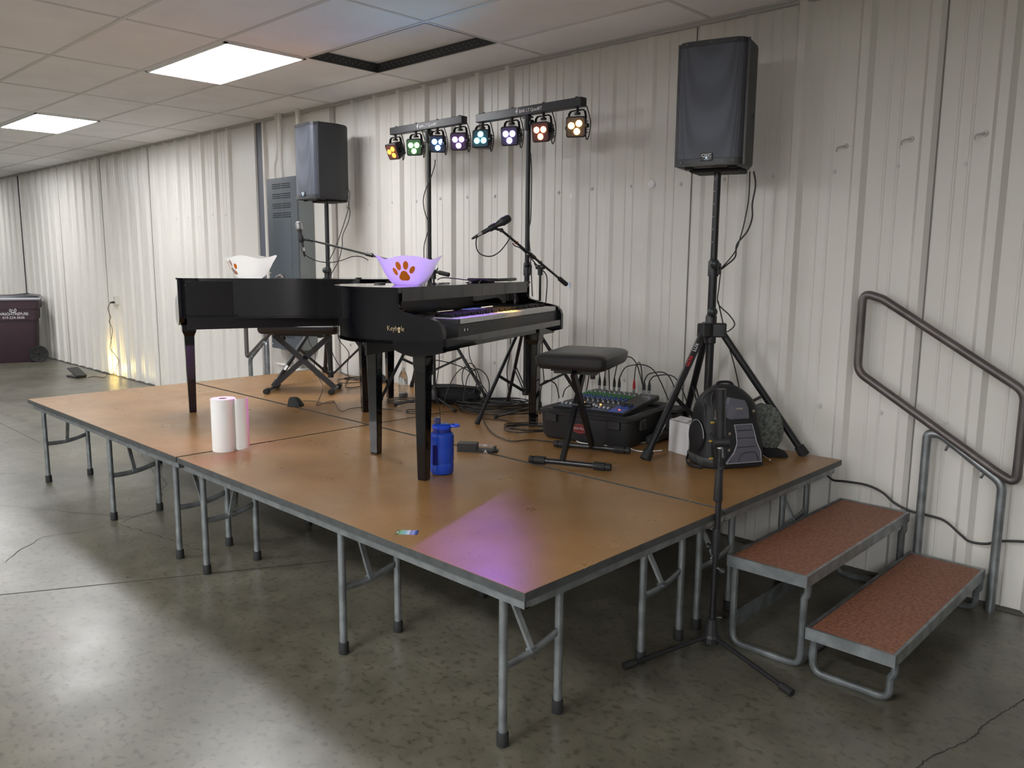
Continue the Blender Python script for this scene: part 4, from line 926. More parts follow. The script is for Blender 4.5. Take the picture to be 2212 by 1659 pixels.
def panel(poly, name, m, off=.006, th=.006, parent=t):
    b = MB(); n = len(poly); fr_ = [fpt(x, z, off+th) for x, z in poly]; bk_ = [fpt(x, z, -.02) for x, z in poly]
    cx = sum(p[0] for p in poly)/n; cz = sum(p[1] for p in poly)/n; c_ = fpt(cx, cz, off+th*1.6)
    b._add(fr_+bk_+[c_], [(i, (i+1) % n, 2*n) for i in range(n)]+[(i, i+n, (i+1) % n+n, (i+1) % n) for i in range(n)], smooth=False)
    return b.done(name, m, parent)
lowp = [(-.075, .035), (.125, .035), (.118, .09), (.095, .14), (.082, .19), (.070, .235), (-.030, .235), (-.022, .19), (-.018, .14), (-.035, .09)]
panel([(-.13, .01), (.14, .01), (.14, .12), (.12, .21), (.08, .265), (-.06, .265), (-.11, .22), (-.135, .12)], 'front_pocket', nyl, .004, .014)
p1_ = panel(lowp, 'lower_grey_panel', gry, .020, .006)
b = MB(); pth = [fpt(x, z, .029) for x, z in lowp]; b.tube(pth, .0022, 6, closed=True)
b.done('piping', pip, p1_)
for z in (.205, .165, .118):
    b = MB(); b.tube([fpt(x, z, .0285) for x in (-.015, .02, .05, .085)], .0016, 6); b.done('seam', M_black, p1_)
b = MB(); b.tube(smooth_path([fpt(-.01, .04, .028), fpt(.0, .075, .03), (fpt(.03, .09, .03)), fpt(.08, .088, .03), fpt(.10, .06, .028), fpt(.105, .04, .026)], 4), .0016, 6); b.done('seam', M_black, p1_)
upp = [(-.05, .262), (.062, .262), (.058, .32), (.048, .352), (-.03, .368), (-.05, .34)]
p2_ = panel(upp, 'upper_grey_panel', gry, .014, .004)
b = MB(); q = fpt(.005, .315, .022); b.box(q[0], q[1], q[2], .036, .003, .010, bev=.002); b.done('name_plate', mat('pale_gold_plate', (.5, .45, .35), .3, metal=.6), p2_)
for x, z in ((-.055, .19), (-.06, .105), (.085, .30)):
    b = MB(); q = Vector(fpt(x, z, .024)); b.lathe([(.0035, 0), (.0075, 0), (.0075, .002), (.0035, .002)], frame(q, (1, 0, 0), (0, 0, 1), (0, -1, 0)), 16); b.done('eyelet', mat('brass_eyelet', (.45, .40, .28), .35, metal=.7), t)
brd = mat('worn_grey_band', (.16, .16, .16), .7, col2=(.015, .015, .015), nscale=9)
b = MB(); rings = []
for z, k in ((.012, 1.02), (.02, 1.045), (.052, 1.045), (.058, 1.02)):
    w_, fr, bk = sect(z); rings.append([(x*k, y*k+(fr+bk)/2, z) for x, y in rrect(w_, (bk-fr)/2+.004, .06, 5)])
b.loft(rings); b.done('bottom_band', brd, t)
yel = mat('yellow_tab', (.55, .36, .05), .6)
for x, z in ((-.135, .245), (-.145, .15), (-.145, .06)):
    b = MB(); w_, fr, bk = sect(z); b.box(x+.004, fr-.004, z, .020, .012, .009, bev=.002); b.done('strap_tab', yel, t)
b = MB(); 
for x in (-.150, -.118): b.tube(smooth_path([(x, sect(z)[1]+.008+(.02 if x < -.14 else -.002), z) for z in (.06, .12, .18, .25, .31, .36)]+[(x*.6, sect(.395)[1]+.02, .398), (0, sect(.40)[1]+.03, .412)], 4), .004, 6)
b.done('zip', mat('zip_dark', (.03, .03, .034), .5), t)
b = MB(); b.box(-.118, sect(.29)[1]-.012, .285, .007, .004, .05, RY(.12) if False else None); b.box(-.113, sect(.26)[1]-.014, .262, .008, .004, .03); b.done('zip_pulls', M_chrome, t)
b = MB(); b.loft([[(-.168-.014*s, -.02+.07*math.cos(a)*s2, .16+.085*math.sin(a)*s2) for a in [2*PI*i/20 for i in range(20)]] for s, s2 in ((0, 1), (.8, .95), (1.4, .7), (1.6, .2))]); b.done('side_pocket', nyl, t)
b = MB(); b.tube([(-.172, -.02+.072*math.cos(a), .16+.087*math.sin(a)) for a in [PI*.0+PI*i/12 for i in range(13)]], .0022, 6); b.done('pocket_piping', pip, t)
b = MB(); b.tube(smooth_path([(-.05, .02, .41), (-.03, .03, .432), (.03, .03, .432), (.05, .02, .41)], 5), .008, 8); b.done('carry_loop', nyl, t); b = MB(); b.tube(smooth_path([(-.16, .06, .05), (-.2, .02, .02), (-.21, -.05, .008), (-.18, -.10, .006)], 5), .008, 8, flat=(.003, .012)); b.done('strap', nyl, t)
b = MB(); b.tube([(.16, -.07, .06), (.20, -.10, .03)], .002, 6); b.ball((.204, -.103, .027), .006, 8); b.done('pull_cord', mat('tan_cord', (.35, .3, .2), .7), t)
# ---- furry pouch
t = thing('furry_cover', 'grey-green furry cover slumped behind the backpack against the wall', 'furry cover', (-.345, 2.23, H), math.radians(40))
fur = mat('grey_green_fur', (.20, .22, .20), .95, col2=(.07, .08, .075), nscale=60)
b = MB(); rings = []
for i in range(20):
    u = i/19; cx = -.10+.30*u*.62; cz = .20-.13*u; rr_ = .105*math.sin(PI*min(.98, .08+.9*u))**.5
    ring = []
    for j in range(40):
        a = 2*PI*j/40; r = rr_*(1+random.uniform(-.05, .05)); ring.append((cx+.55*r*math.cos(a), r*.62*math.sin(a), cz+1.15*r*math.cos(a)))
    rings.append(ring)
b.loft(rings); b.done('fur', fur, t)
b = MB(); rings = []
for i in range(12):
    u = i/11; cx = -.12+.24*u; hh = .12-.10*u; rings.append([(cx, y*.06, max(.003, hh*z)) for y, z in ((-1, 0), (1, 0), (1.0, .7), (.5, 1.0), (-.5, 1), (-1, .6))])
b.loft(rings); b.done('black_lining', bagm, t)
# ================================================================ cables: (name, label, radius, points)
CABLES = [
    ('cable', 'thin black cable hanging down from the back of the large loudspeaker', 0.0034, 'B', [(-0.496, 2.222, 2.081), (-0.495, 2.222, 1.941), (-0.509, 2.215, 1.822), (-0.522, 2.208, 1.751), (-0.54, 2.198, 1.679), (-0.572, 2.18, 1.623), (-0.603, 2.162, 1.582)]),
    ('cable', 'thicker black cable wound beside the first below the large loudspeaker', 0.0045, 'B', [(-0.479, 2.231, 2.081), (-0.468, 2.237, 2.011), (-0.478, 2.232, 1.917), (-0.475, 2.233, 1.846), (-0.494, 2.223, 1.775), (-0.537, 2.2, 1.708), (-0.542, 2.197, 1.643), (-0.578, 2.177, 1.601), (-0.605, 2.161, 1.574)]),
    ('cable', 'short black cable bulging beside the knobs of the near speaker stand', 0.0034, 'B', [(-0.584, 2.129, 1.57), (-0.589, 2.126, 1.485), (-0.59, 2.126, 1.399), (-0.538, 2.154, 1.34), (-0.51, 2.168, 1.292), (-0.53, 2.158, 1.259), (-0.561, 2.142, 1.241)]),
    ('cable', 'black cable running down behind the near speaker stand to the deck', 0.0034, 'B', [(-0.603, 2.148, 1.411), (-0.581, 2.161, 1.313), (-0.55, 2.177, 1.19), (-0.518, 2.194, 1.079), (-0.487, 2.21, 0.943), (-0.467, 2.219, 0.792)]),
    ('cable', 'black power cable sagging along the wall behind the steps', 0.006, 'B', [(-0.126, 2.455, 0.531), (-0.086, 2.455, 0.5), (-0.047, 2.455, 0.477), (0.014, 2.455, 0.482), (0.121, 2.455, 0.485), (0.203, 2.455, 0.463), (0.263, 2.455, 0.422), (0.338, 2.455, 0.396), (0.418, 2.455, 0.392), (0.503, 2.455, 0.381), (0.578, 2.455, 0.33), (0.62, 2.455, 0.306), (0.689, 2.455, 0.312), (0.744, 2.455, 0.339), (0.839, 2.455, 0.361), (0.925, 2.455, 0.372)]),
    ('cable', 'upper black cable curving out behind the far loudspeaker', 0.0034, 'B', [(-4.087, 2.219, 2.194), (-4.071, 2.241, 2.169), (-4.071, 2.242, 2.117), (-4.076, 2.235, 2.061), (-4.07, 2.243, 1.998), (-4.08, 2.229, 1.919), (-4.107, 2.19, 1.809), (-4.11, 2.185, 1.719), (-4.129, 2.157, 1.598), (-4.169, 2.096, 1.464), (-4.185, 2.071, 1.312)]),
    ('cable', 'lower black cable hanging from the far loudspeaker past the far piano', 0.0034, 'B', [(-4.112, 2.233, 2.107), (-4.097, 2.254, 2.063), (-4.118, 2.224, 1.935), (-4.145, 2.184, 1.798), (-4.171, 2.144, 1.681), (-4.203, 2.094, 1.563), (-4.212, 2.079, 1.463), (-4.197, 2.103, 1.079), (-4.195, 2.107, 0.958), (-4.186, 2.121, 0.824), (-4.152, 2.173, 0.705)]),
    ('cable', 'black cable running straight over the deck right of the far stand', 0.0034, 'B', [(-4.566, 2.453, 0.606), (-4.18, 2.303, 0.606), (-4.021, 2.271, 0.606), (-3.895, 2.288, 0.606), (-3.732, 2.309, 0.606)]),
    ('cable', 'looped black cable on the deck at the foot of the far stand', 0.0034, 'B', [(-4.288, 2.354, 0.606), (-3.845, 2.004, 0.606), (-3.731, 1.965, 0.606), (-3.726, 2.059, 0.606), (-3.728, 2.165, 0.606), (-4.053, 2.357, 0.606), (-4.171, 2.23, 0.606), (-4.125, 2.119, 0.606), (-3.997, 2.064, 0.606), (-3.94, 2.125, 0.606), (-3.899, 2.244, 0.606), (-3.771, 2.267, 0.606)]),
    ('cable', 'black cable hanging right of the far bench', 0.0034, 'B', [(-4.044, 2.087, 1.088), (-4.046, 2.085, 0.97), (-4.013, 2.137, 0.884), (-4.001, 2.155, 0.837), (-4.009, 2.143, 0.745), (-4.007, 2.145, 0.655)]),
    ('cord', 'thin twisted cord from the dome footswitch', 0.0022, 'B', [(-3.449, 1.365, 0.606), (-3.38, 1.424, 0.606), (-3.269, 1.416, 0.606), (-3.232, 1.455, 0.606), (-3.295, 1.528, 0.606), (-3.296, 1.47, 0.606), (-3.231, 1.374, 0.606), (-3.235, 1.343, 0.606), (-3.328, 1.408, 0.606), (-3.64, 1.645, 0.606), (-3.875, 1.812, 0.606)]),
    ('cord', 'thin black cord dropping behind the far bench legs', 0.0022, 'B', [(-3.756, 1.741, 0.636), (-3.775, 1.711, 0.71), (-3.793, 1.682, 0.747), (-3.786, 1.693, 0.891), (-3.807, 1.66, 0.977), (-3.811, 1.653, 1.038), (-3.813, 1.65, 1.123)]),
    ('cord', 'thin black cord running from the footswitch towards the near piano legs', 0.0022, 'B', [(-3.295, 1.528, 0.606), (-3.209, 1.478, 0.606), (-2.927, 1.332, 0.606), (-2.958, 1.424, 0.606), (-2.952, 1.508, 0.606), (-2.89, 1.548, 0.606), (-2.76, 1.607, 0.606), (-2.641, 1.632, 0.606)]),
    ('cable', 'black cable wound around the pole of the left light bar', 0.0034, 'B', [(-2.891, 2.148, 2.319), (-2.894, 2.145, 2.276), (-2.912, 2.125, 2.194), (-2.932, 2.102, 2.127), (-2.944, 2.087, 2.068), (-2.947, 2.084, 2.016), (-2.94, 2.092, 1.95), (-2.926, 2.109, 1.89), (-2.923, 2.112, 1.838), (-2.933, 2.1, 1.786), (-2.946, 2.085, 1.695), (-2.942, 2.089, 1.488)]),
    ('cable', 'black cable running down the pole of the right light bar', 0.0034, 'B', [(-1.943, 2.116, 2.285), (-1.937, 2.121, 2.165), (-1.937, 2.121, 1.995), (-1.939, 2.119, 1.871), (-1.947, 2.112, 1.797), (-1.937, 2.121, 1.625), (-1.926, 2.131, 1.389)]),
    ('cable', 'black microphone cable looping below the near microphone', 0.0034, 'B', [(-1.885, 1.61, 1.762), (-1.893, 1.6, 1.736), (-1.894, 1.599, 1.701), (-1.888, 1.606, 1.669), (-1.873, 1.622, 1.648), (-1.849, 1.649, 1.638), (-1.825, 1.675, 1.643), (-1.799, 1.701, 1.667), (-1.779, 1.721, 1.699), (-1.764, 1.737, 1.731), (-1.754, 1.746, 1.76)]),
    ('cable', 'black microphone cable following the near boom down to the deck', 0.0034, 'B', [(-1.934, 1.95, 1.723), (-1.923, 1.962, 1.705), (-1.903, 1.981, 1.695), (-1.878, 2.005, 1.667), (-1.844, 2.037, 1.619), (-1.812, 2.066, 1.573), (-1.783, 2.091, 1.539), (-1.774, 2.099, 1.493), (-1.777, 2.097, 1.395), (-1.786, 2.089, 1.221), (-1.793, 2.083, 1.044), (-1.78, 2.094, 0.837)]),
    ('cable', 'black microphone cable sagging from the silver microphone', 0.0034, 'B', [(-3.682, 1.537, 1.694), (-3.675, 1.549, 1.658), (-3.652, 1.589, 1.622), (-3.619, 1.644, 1.598), (-3.576, 1.711, 1.591), (-3.53, 1.779, 1.608), (-3.483, 1.846, 1.637), (-3.443, 1.898, 1.634), (-3.413, 1.937, 1.609)]),
    ('cable', 'white cable folded in front of the mixer case', 0.0034, 'W', [(-1.512, 2.027, 0.606), (-1.525, 2.026, 0.606), (-1.496, 1.924, 0.606), (-1.463, 1.805, 0.606), (-1.442, 1.78, 0.606), (-1.39, 1.8, 0.606), (-1.337, 1.796, 0.606), (-1.307, 1.828, 0.606), (-1.227, 1.755, 0.606), (-1.179, 1.744, 0.606), (-1.145, 1.754, 0.606), (-1.154, 1.808, 0.606), (-1.099, 1.801, 0.606), (-1.036, 1.783, 0.606)]),
    ('cable', 'white cable from under the bench towards the white carton', 0.0034, 'W', [(-0.944, 1.821, 0.606), (-0.956, 1.891, 0.606), (-0.953, 1.977, 0.606), (-0.941, 2.029, 0.606), (-0.927, 2.09, 0.606)]),
    ('cable', 'thin white cable on the deck reaching the foot of the carton', 0.0034, 'W', [(-0.931, 1.835, 0.606), (-0.857, 1.806, 0.606), (-0.801, 1.834, 0.606), (-0.766, 1.911, 0.606)]),
    ('cable', 'white cable rising over the edge of the carton', 0.0034, 'W', [(-0.816, 1.922, 0.65), (-0.802, 1.932, 0.674), (-0.787, 1.942, 0.713), (-0.775, 1.949, 0.742)]),
    ('cable', 'black cable crossing the deck left of the mixer case', 0.0034, 'B', [(-3.406, 2.455, 0.606), (-2.843, 2.455, 0.606), (-2.261, 1.981, 0.606), (-1.782, 1.608, 0.606), (-1.576, 1.506, 0.606), (-1.48, 1.501, 0.606), (-1.431, 1.603, 0.606), (-1.3, 1.652, 0.606)]),
    ('cable', 'black cable curving behind the foot of the right light stand', 0.0034, 'B', [(-2.701, 2.332, 0.606), (-2.132, 1.878, 0.606), (-2.035, 1.866, 0.606), (-1.94, 1.897, 0.606), (-1.817, 1.875, 0.606), (-1.747, 1.948, 0.606)]),
    ('cable', 'thin black cable hanging behind the middle of the near piano', 0.0025, 'B', [(-2.515, 2.12, 1.176), (-2.513, 2.123, 0.982), (-2.498, 2.14, 0.9), (-2.481, 2.16, 0.834), (-2.479, 2.163, 0.752), (-2.494, 2.146, 0.686)]),
    ('cord', 'thin black cord hanging from the near piano above the blue bottle', 0.0022, 'B', [(-1.699, 1.137, 1.273), (-1.698, 1.138, 1.097), (-1.701, 1.134, 1.021), (-1.713, 1.119, 0.894), (-1.7, 1.135, 0.829), (-1.696, 1.14, 0.757)]),
    ('cable', 'black cable hanging left of the near piano treble leg', 0.0034, 'B', [(-2.047, 2.051, 1.237), (-2.045, 2.053, 1.026), (-2.06, 2.039, 0.903), (-2.048, 2.05, 0.75), (-2.025, 2.072, 0.606)]),
    ('cable', 'black cable arching over the black fabric bag', 0.0034, 'B', [(-2.705, 1.809, 0.932), (-2.633, 1.915, 0.929), (-2.565, 2.005, 0.905), (-2.494, 2.092, 0.856), (-2.43, 2.165, 0.757), (-2.386, 2.213, 0.652)]),
    ('cable', 'tall tangled black cable loops behind the near piano', 0.0034, 'B', [(-2.543, 1.91, 0.606), (-2.53, 1.929, 0.706), (-2.501, 1.967, 0.818), (-2.461, 2.018, 0.882), (-2.41, 2.079, 0.865), (-2.4, 2.091, 0.768), (-2.431, 2.055, 0.704), (-2.461, 2.018, 0.769), (-2.461, 2.018, 0.866), (-2.431, 2.055, 0.914), (-2.4, 2.091, 0.865), (-2.368, 2.128, 0.703), (-2.379, 2.116, 0.638)]),
    ('cable', 'round black cable loop standing right of the fabric bag', 0.0034, 'B', [(-2.38, 1.943, 0.659), (-2.361, 1.968, 0.833), (-2.322, 2.016, 0.889), (-2.281, 2.064, 0.848), (-2.266, 2.081, 0.768), (-2.281, 2.065, 0.689), (-2.321, 2.017, 0.657)]),
    ('cable', 'black cable loop standing between piano leg and mixer case', 0.0034, 'B', [(-1.726, 1.998, 0.661), (-1.726, 1.999, 0.823), (-1.702, 2.023, 0.876), (-1.66, 2.063, 0.853), (-1.642, 2.08, 0.765)]),
    ('cable', 'short black cable arching over the left edge of the mixer', 0.0034, 'B', [(-1.767, 2.26, 0.735), (-1.752, 2.273, 0.791), (-1.712, 2.309, 0.822), (-1.677, 2.338, 0.798)]),
    ('cord', 'wavy black cord hanging from the wall outlet over the yellow glow', 0.004, 'B', [(-9.94, 2.47, 1.032), (-10.063, 2.47, 0.983), (-10.125, 2.47, 0.917), (-10.043, 2.47, 0.813), (-10.104, 2.47, 0.746), (-10.006, 2.47, 0.644), (-10.081, 2.47, 0.492), (-10.134, 2.47, 0.379), (-9.95, 2.47, 0.291), (-9.847, 2.47, 0.224), (-9.943, 2.47, 0.138), (-9.99, 2.47, 0.05), (-10.112, 2.47, 0.019)]),
    ('cord', 'black cord on the floor leading to the small floodlight', 0.004, 'B', [(-10.204, 2.47, 0.006), (-10.783, 2.47, 0.006), (-10.348, 2.47, 0.006), (-9.952, 2.302, 0.006), (-10.128, 2.244, 0.006), (-10.098, 2.145, 0.006)]),
    ('cable', 'black cable lying along the near piano lid', 0.0028, 'B', [(-1.838, 1.249, 1.504), (-1.821, 1.269, 1.516), (-1.771, 1.327, 1.512), (-1.727, 1.374, 1.505), (-1.673, 1.43, 1.508), (-1.636, 1.465, 1.498)]),
    ('cable', 'black cable looping over the near piano front with a gold plug', 0.003, 'B', [(-1.698, 1.454, 1.502), (-1.734, 1.417, 1.452), (-1.756, 1.394, 1.439), (-1.787, 1.359, 1.428), (-1.799, 1.346, 1.444), (-1.787, 1.359, 1.465), (-1.752, 1.398, 1.491), (-1.679, 1.472, 1.512)]),
    ('cable', 'thin cable hanging over the near piano front rail', 0.0016, 'B', [(-1.843, 1.557, 1.503), (-1.815, 1.586, 1.468), (-1.77, 1.63, 1.426), (-1.796, 1.605, 1.469), (-1.834, 1.567, 1.506)]),
]
M_wc = mat('white_cable', (.7, .7, .68), .4)
for kd, lab, r, cl, pts in CABLES:
    b = MB(); b.tube(smooth_path(pts, 6), r, 8); o = b.done(kd if kd == 'cord' else 'cable', M_wc if cl == 'W' else M_cable); tag(o, lab, kd)
def coil(label, c, rx, ry, turns, r=.0034, seed=1, rot=0, spread=.25, zt=.03, name='cable_coil'):
    rnd = random.Random(seed); pts = []; n = 14*turns; ph = 0
    ox = oy = 0; kx = ky = 1
    for i in range(n):
        if i % 7 == 0: tx, ty, tk, tj = rnd.uniform(-1, 1)*spread*rx, rnd.uniform(-1, 1)*spread*ry, rnd.uniform(.7, 1.1), rnd.uniform(.7, 1.1)
        ox += (tx-ox)*.3; oy += (ty-oy)*.3; kx += (tk-kx)*.3; ky += (tj-ky)*.3
        a = 2*PI*i/14; x, y = ox+rx*kx*math.cos(a), oy+ry*ky*math.sin(a)
        pts.append((c[0]+x*math.cos(rot)-y*math.sin(rot), min(2.45, c[1]+x*math.sin(rot)+y*math.cos(rot)), H+r+zt*(i/n)+rnd.uniform(0, .006)))
    b = MB(); b.tube(smooth_path(pts, 4), r, 7); tag(b.done(name, M_cable), label, 'coiled cable')
coil('big flat heap of coiled black cable behind the right light stand leg', (-2.33, 2.18), .26, .17, 9, seed=3, rot=.75, zt=.05)
coil('wide loose coil of black cable around the big heap', (-2.20, 2.13), .30, .20, 4, seed=8, rot=.75)
coil('loose coil of black cable at the right-hand leg of the near piano', (-1.62, 1.80), .17, .11, 4, seed=5, rot=.7)
coil('small coil of black cord on the deck between the two near piano legs', (-2.50, 1.63), .09, .06, 2, r=.003, seed=6, rot=.7)
coil('flat ring of black cable at the foot of the left light stand', (-2.90, 1.85), .14, .10, 2, seed=9, rot=.7)
coil('ring of black cable on the deck at the foot of the far speaker stand', (-4.02, 2.28), .16, .09, 2, seed=12, rot=.6)
# gold jack on the loop over the near piano
for o in [o for o in C.objects if o.get('label', '').endswith('gold plug')]:
    b = MB(); b.cyl((-1.745, 1.395, 1.452), (-1.728, 1.417, 1.458), .004, seg=10); b.cyl((-1.738, 1.403, 1.447), (-1.736, 1.407, 1.462), .0035, seg=8); b.done('gold_jack', mat('gold_plug', (.8, .5, .15), .25, metal=1), o)
# ================================================================ fixtures on the wall
M_box = mat('grey_enamel', (.085, .10, .115), .38, noise=.1, nscale=4)
t = thing('electric_panel', 'tall grey electric panel with louvres on the wall', 'electric panel', (-5.27, WY-.003, 0))
b = MB(); b.box(0, -.09, 1.56, .50, .18, 1.585, bev=.004); b.done('cabinet', mat('grey_enamel_side', (.17, .19, .19), .45, noise=.15, nscale=5), t)
b = MB(); b.box(0, -.1835, 1.56, .525, .008, 1.60, bev=.002); cov = b.done('cover', M_box, t)
b = MB(); b.box(-.0, -.189, 1.62, .315, .004, .72, bev=.001); dr = b.done('door', mat('grey_enamel_door', (.09, .107, .122), .28), t)
b = MB(); b.box(.13, -.192, 1.55, .02, .004, .05); b.done('latch', M_galvd, dr)
for zc in (2.285, 2.195, 2.105, 2.02, .98, .90):
    b = MB(); b.box(0, -.1876, zc, .33, .0008, .056); lv = b.done('louvre', M_box, cov)
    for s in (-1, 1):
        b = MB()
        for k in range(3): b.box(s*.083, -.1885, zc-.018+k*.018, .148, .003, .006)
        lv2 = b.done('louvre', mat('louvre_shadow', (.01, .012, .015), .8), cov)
    C.objects.unlink(lv)
b = MB()
for x, z in ((-.245, .80), (.245, .80), (-.245, 1.48), (.245, 1.48), (-.245, 1.62), (.245, 1.62), (.245, 1.05), (-.245, 2.1)): b.lathe([(.007, 0), (.005, .004)], frame((x, -.1875, z), (1, 0, 0), (0, 0, 1), (0, -1, 0)), 10)
b.done('screws', M_chrome, cov)
b = MB(); b.box(.03, -.1885, 1.50, .075, .0015, .095); lb = b.done('warning_label', M_white, cov)
b = MB(); b.box(.03, -.1897, 1.531, .068, .0012, .028); b.done('label_band', mat('label_orange', (.75, .22, .03), .5), lb)
text('lettering', 'WARNING', .012, frame((.034, -.1906, 1.531), (1, 0, 0), (0, 0, 1), (0, -1, 0)), mat('print_black', (.02, .02, .02), .5), lb, ext=.0002)
b = MB()
for k in range(6): b.box(.03-.004*(k % 2), -.1894, 1.507-k*.009, .056-.008*(k % 2), .0006, .003)
b.done('label_lines', mat('print_grey', (.2, .2, .22), .6), lb)
b = MB(); b.box(-.045, -.1885, 1.47, .008, .002, .02); b.done('label_mark', M_white, cov)
t = thing('conduit', 'cream painted pipes rising from the electric panel to the ceiling', 'conduit', (-5.45, WY-.08, 2.35))
for x, pts, r in ((0, [(-.115, 0, .0), (-.115, 0, .12), (-.06, -.0, .28), (-.06, 0, .618)], .013), (0, [(.0, 0, 0), (.0, 0, .618)], .022), (0, [(.32, 0, 0), (.32, 0, .618)], .022)):
    b = MB(); b.tube(smooth_path(pts, 5), r, 14); b.lathe([(r+.008, 0), (r+.008, .02), (r+.003, .03)], T(*pts[0]), 14); b.done('pipe', M_wall, t)
for i, (x, lab) in enumerate(((-5.42, 'left'), (-5.22, 'right'))):
    t = thing('conduit_elbow', 'fat cream pipe fitting under the electric panel, %s one of the pair' % lab, 'pipe fitting', (x, WY-.09, 0))
    b = MB(); b.lathe([(.05, .77), (.062, .765), (.062, .72), (.055, .69), (.045, .66), (.042, .0)], seg=24); b.done('pipe', mat('grey_cream_paint', (.45, .43, .39), .45), t)
    b = MB(); b.box(-.03+.02*i, .0, .60-.03*i, .17, .14, .02, bev=.004); b.box(-.03+.02*i, .02, .30, .15, .11, .60-.05*i); b.done('guard_box', M_wall, t)
t = thing('disconnect_lever', 'small dark lever sticking out left of the electric panel', 'lever', (-5.56, WY-.03, 1.83))
b = MB(); b.cyl((.03, 0, -.07), (-.04, -.03, .02), .012, seg=10); b.box(.03, .015, -.07, .04, .03, .06); b.done('lever', mat('dark_green_lever', (.04, .05, .045), .4), t)
# outlet with its plug
t = thing('wall_outlet', 'cream wall outlet above the yellow glow', 'outlet', (-9.86, WY-.03, 1.05))
b = MB(); b.box(0, .005, 0, .075, .05, .12, bev=.003); b.done('cover_plate', mat('outlet_cream', (.68, .66, .6), .4), t)
b = MB(); b.box(0, -.022, .028, .03, .003, .028); b.box(0, -.022, -.028, .03, .003, .028); b.done('sockets', mat('outlet_grey', (.4, .39, .36), .5), t)
t = thing('power_plug', 'black plug pushed into the wall outlet', 'plug', (-9.86, WY-.056, 1.022))
b = MB(); b.loft([[(x*s, y, z*s) for x, z in rrect(.016, .014, .005, 3)] for y, s in ((.004, 1), (-.02, 1), (-.035, .6), (-.055, .35))]); b.cyl((0, -.05, 0), (-.07, -.01, -.02), .004, seg=8); b.done('plug', M_black, t)
# floodlight on the floor shining on the wall
t = thing('floor_floodlight', 'small black V-shaped floodlight lying on the floor near the wall', 'floodlight', (-10.28, 2.06, 0), math.radians(8))
b = MB(); b.box(0, 0, .012, .26, .15, .022, RX(0), bev=.005); b.box(-.005, 0, .075, .26, .15, .02, RY(.36) @ T(0, 0, .0), bev=.005); b.done('housing', M_black, t)
b = MB(); b.cyl((.12, -.06, .03), (.12, .06, .03), .016, seg=12); b.done('hinge', M_black, t)
b = MB(); b.box(-.03, .082, .03, .16, .004, .03); b.done('lamp_window', mat('warm_led', (1, .8, .3), .4, emit=(1, .8, .3), es=8), t)
# tape dabs, sticker and hooks on the wall
for (x, z, r, lab) in ((-1.30, 2.085, .028, 'white adhesive dab on the wall nearest the large loudspeaker'), (-1.92, 2.04, .026, 'white adhesive dab on the wall right of the right light pole')):
    b = MB(); b.lathe([(r, 0), (r*.95, .008), (r*.5, .014), (.001, .015)], frame((x, WY-.001, z), (1, 0, 0), (0, 0, 1), (0, -1, 0)), 9); b.box(x+.02, WY-.008, z-.012, .02, .012, .014, bev=.003); tag(b.done('adhesive_dab', M_white), lab, 'adhesive dab')
b = MB(); b.box(-1.93, WY-.014, 1.457, .022, .002, .034); tag(b.done('wall_tag', mat('pale_blue_tag', (.6, .68, .85), .4)), 'tiny pale blue tag on the wall behind the near boom stand', 'tag')
for i, (x, z) in enumerate(((-.125, 2.205), (.19, 2.21), (.51, 2.205))):
    b = MB(); b.lathe([(.014, 0), (.012, .006), (.004, .006), (.004, .02)], frame((x, WY-.001, z), (1, 0, 0), (0, 0, 1), (0, -1, 0)), 12); b.tube(smooth_path([(x-.0, WY-.02, z), (x-.03, WY-.03, z-.008), (x-.035, WY-.03, z-.028)], 4), .004, 6)
    tag(b.done('wall_hook', mat('hook_paint', (.5, .48, .45), .4, metal=.3)), ['leftmost of the three screw hooks on the wall right of the large loudspeaker', 'middle one of the three screw hooks on the right wall', 'rightmost of the three screw hooks on the wall'][i], 'hook')
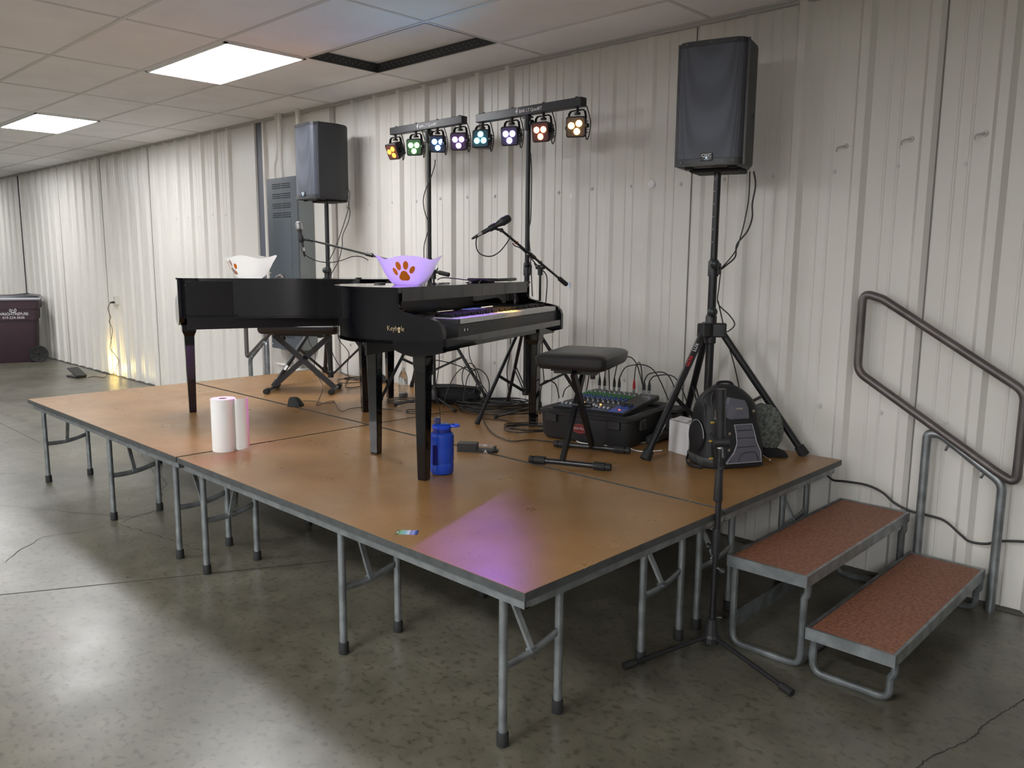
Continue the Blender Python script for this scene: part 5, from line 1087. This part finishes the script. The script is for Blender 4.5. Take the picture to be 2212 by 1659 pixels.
# ================================================================ wheeled bin
t = thing('wheeled_bin', 'dark maroon wheeled refuse bin with white lettering at the far left', 'bin', (-12.74, 1.99, 0), math.radians(70))
M_mar = mat('maroon_plastic', (.042, .020, .030), .5, noise=.1, nscale=3)
b = MB(); rings = []
for z, sx, sy in ((.0, .30, .22), (.02, .31, .23), (.66, .335, .27), (.66, .355, .29), (.83, .365, .30), (.83, .385, .31), (.97, .39, .32)): rings.append([(x, y, z) for x, y in rrect(sx, sy, .05, 4)])
b.loft(rings); b.done('tub', M_mar, t)
b = MB(); b.loft([[(x, y, z) for x, y in rrect(sx, sy, .05, 4)] for z, sx, sy in ((.965, .405, .33), (.985, .415, .34), (1.0, .41, .335))]); b.done('rim', mat('pale_liner_edge', (.45, .45, .5), .35), t)
b = MB(); b.loft([[(x, y, z+.02*math.sin(x*9)) for x, y in rrect(sx, sy, .05, 6)] for z, sx, sy in ((.995, .40, .325), (1.03, .385, .31), (1.035, .25, .2), (.99, .2, .15))]); b.done('liner', mat('black_liner', (.015, .018, .025), .3), t)
for s in (-1,):
    b = MB(); M = frame((.335, -.255, .127), (1, 0, 0), (0, 0, 1), (0, -1, 0)); b.lathe([(.02, .03), (.10, .03), (.11, .034), (.127, .034), (.13, .02), (.13, -.02)], M, 32)
    for k in range(3):
        a = k*PI/3+.5; b.box(0, 0, .031, .19, .02, .008, M @ RZ(a))
    b.done('wheel', M_rub, t)
fm = lambda x, z: frame((x, -.3022 if z > .83 else -.30, z), (1, .0, 0), (0, 0, 1), (0, -1, 0))
wl = mat('bin_print', (.7, .7, .72), .5)
text('lettering', 'WRIGHTREFUSE', .058, fm(.04, .755) @ T(0, 0, .004), wl, t, ext=.0005, space=.95)
text('lettering', '419-224-3636', .052, fm(.04, .70) @ T(0, 0, .004), wl, t, ext=.0005)
b = MB(); M = fm(.04, .815) @ T(0, 0, .006)
b.tube([tuple(M @ Vector((.045*math.cos(a), .034*math.sin(a), 0))) for a in [2*PI*i/24 for i in range(24)]], .004, 6, closed=True); b.tube([tuple(M @ Vector(p)) for p in ((-.028, .02, 0), (-.018, -.018, 0), (0, .012, 0), (.014, -.018, 0), (.034, .026, 0))], .006, 6); b.done('emblem', wl, t)
# ================================================================ lamp beams
for p, aim, c, pw, sz in SPOTS: spot(None, p, aim, c, pw*PAR, sz, 1.0, .02)
spot(None, (-9.2, 2.30, .05), (-8.9, WY, .35), (1, .85, .4), 1.5, 80, .9, .03)
spot(None, (-10.18, 2.26, .07), (-10.05, WY, .22), (1, .72, .2), 13, 125, 1, .06)
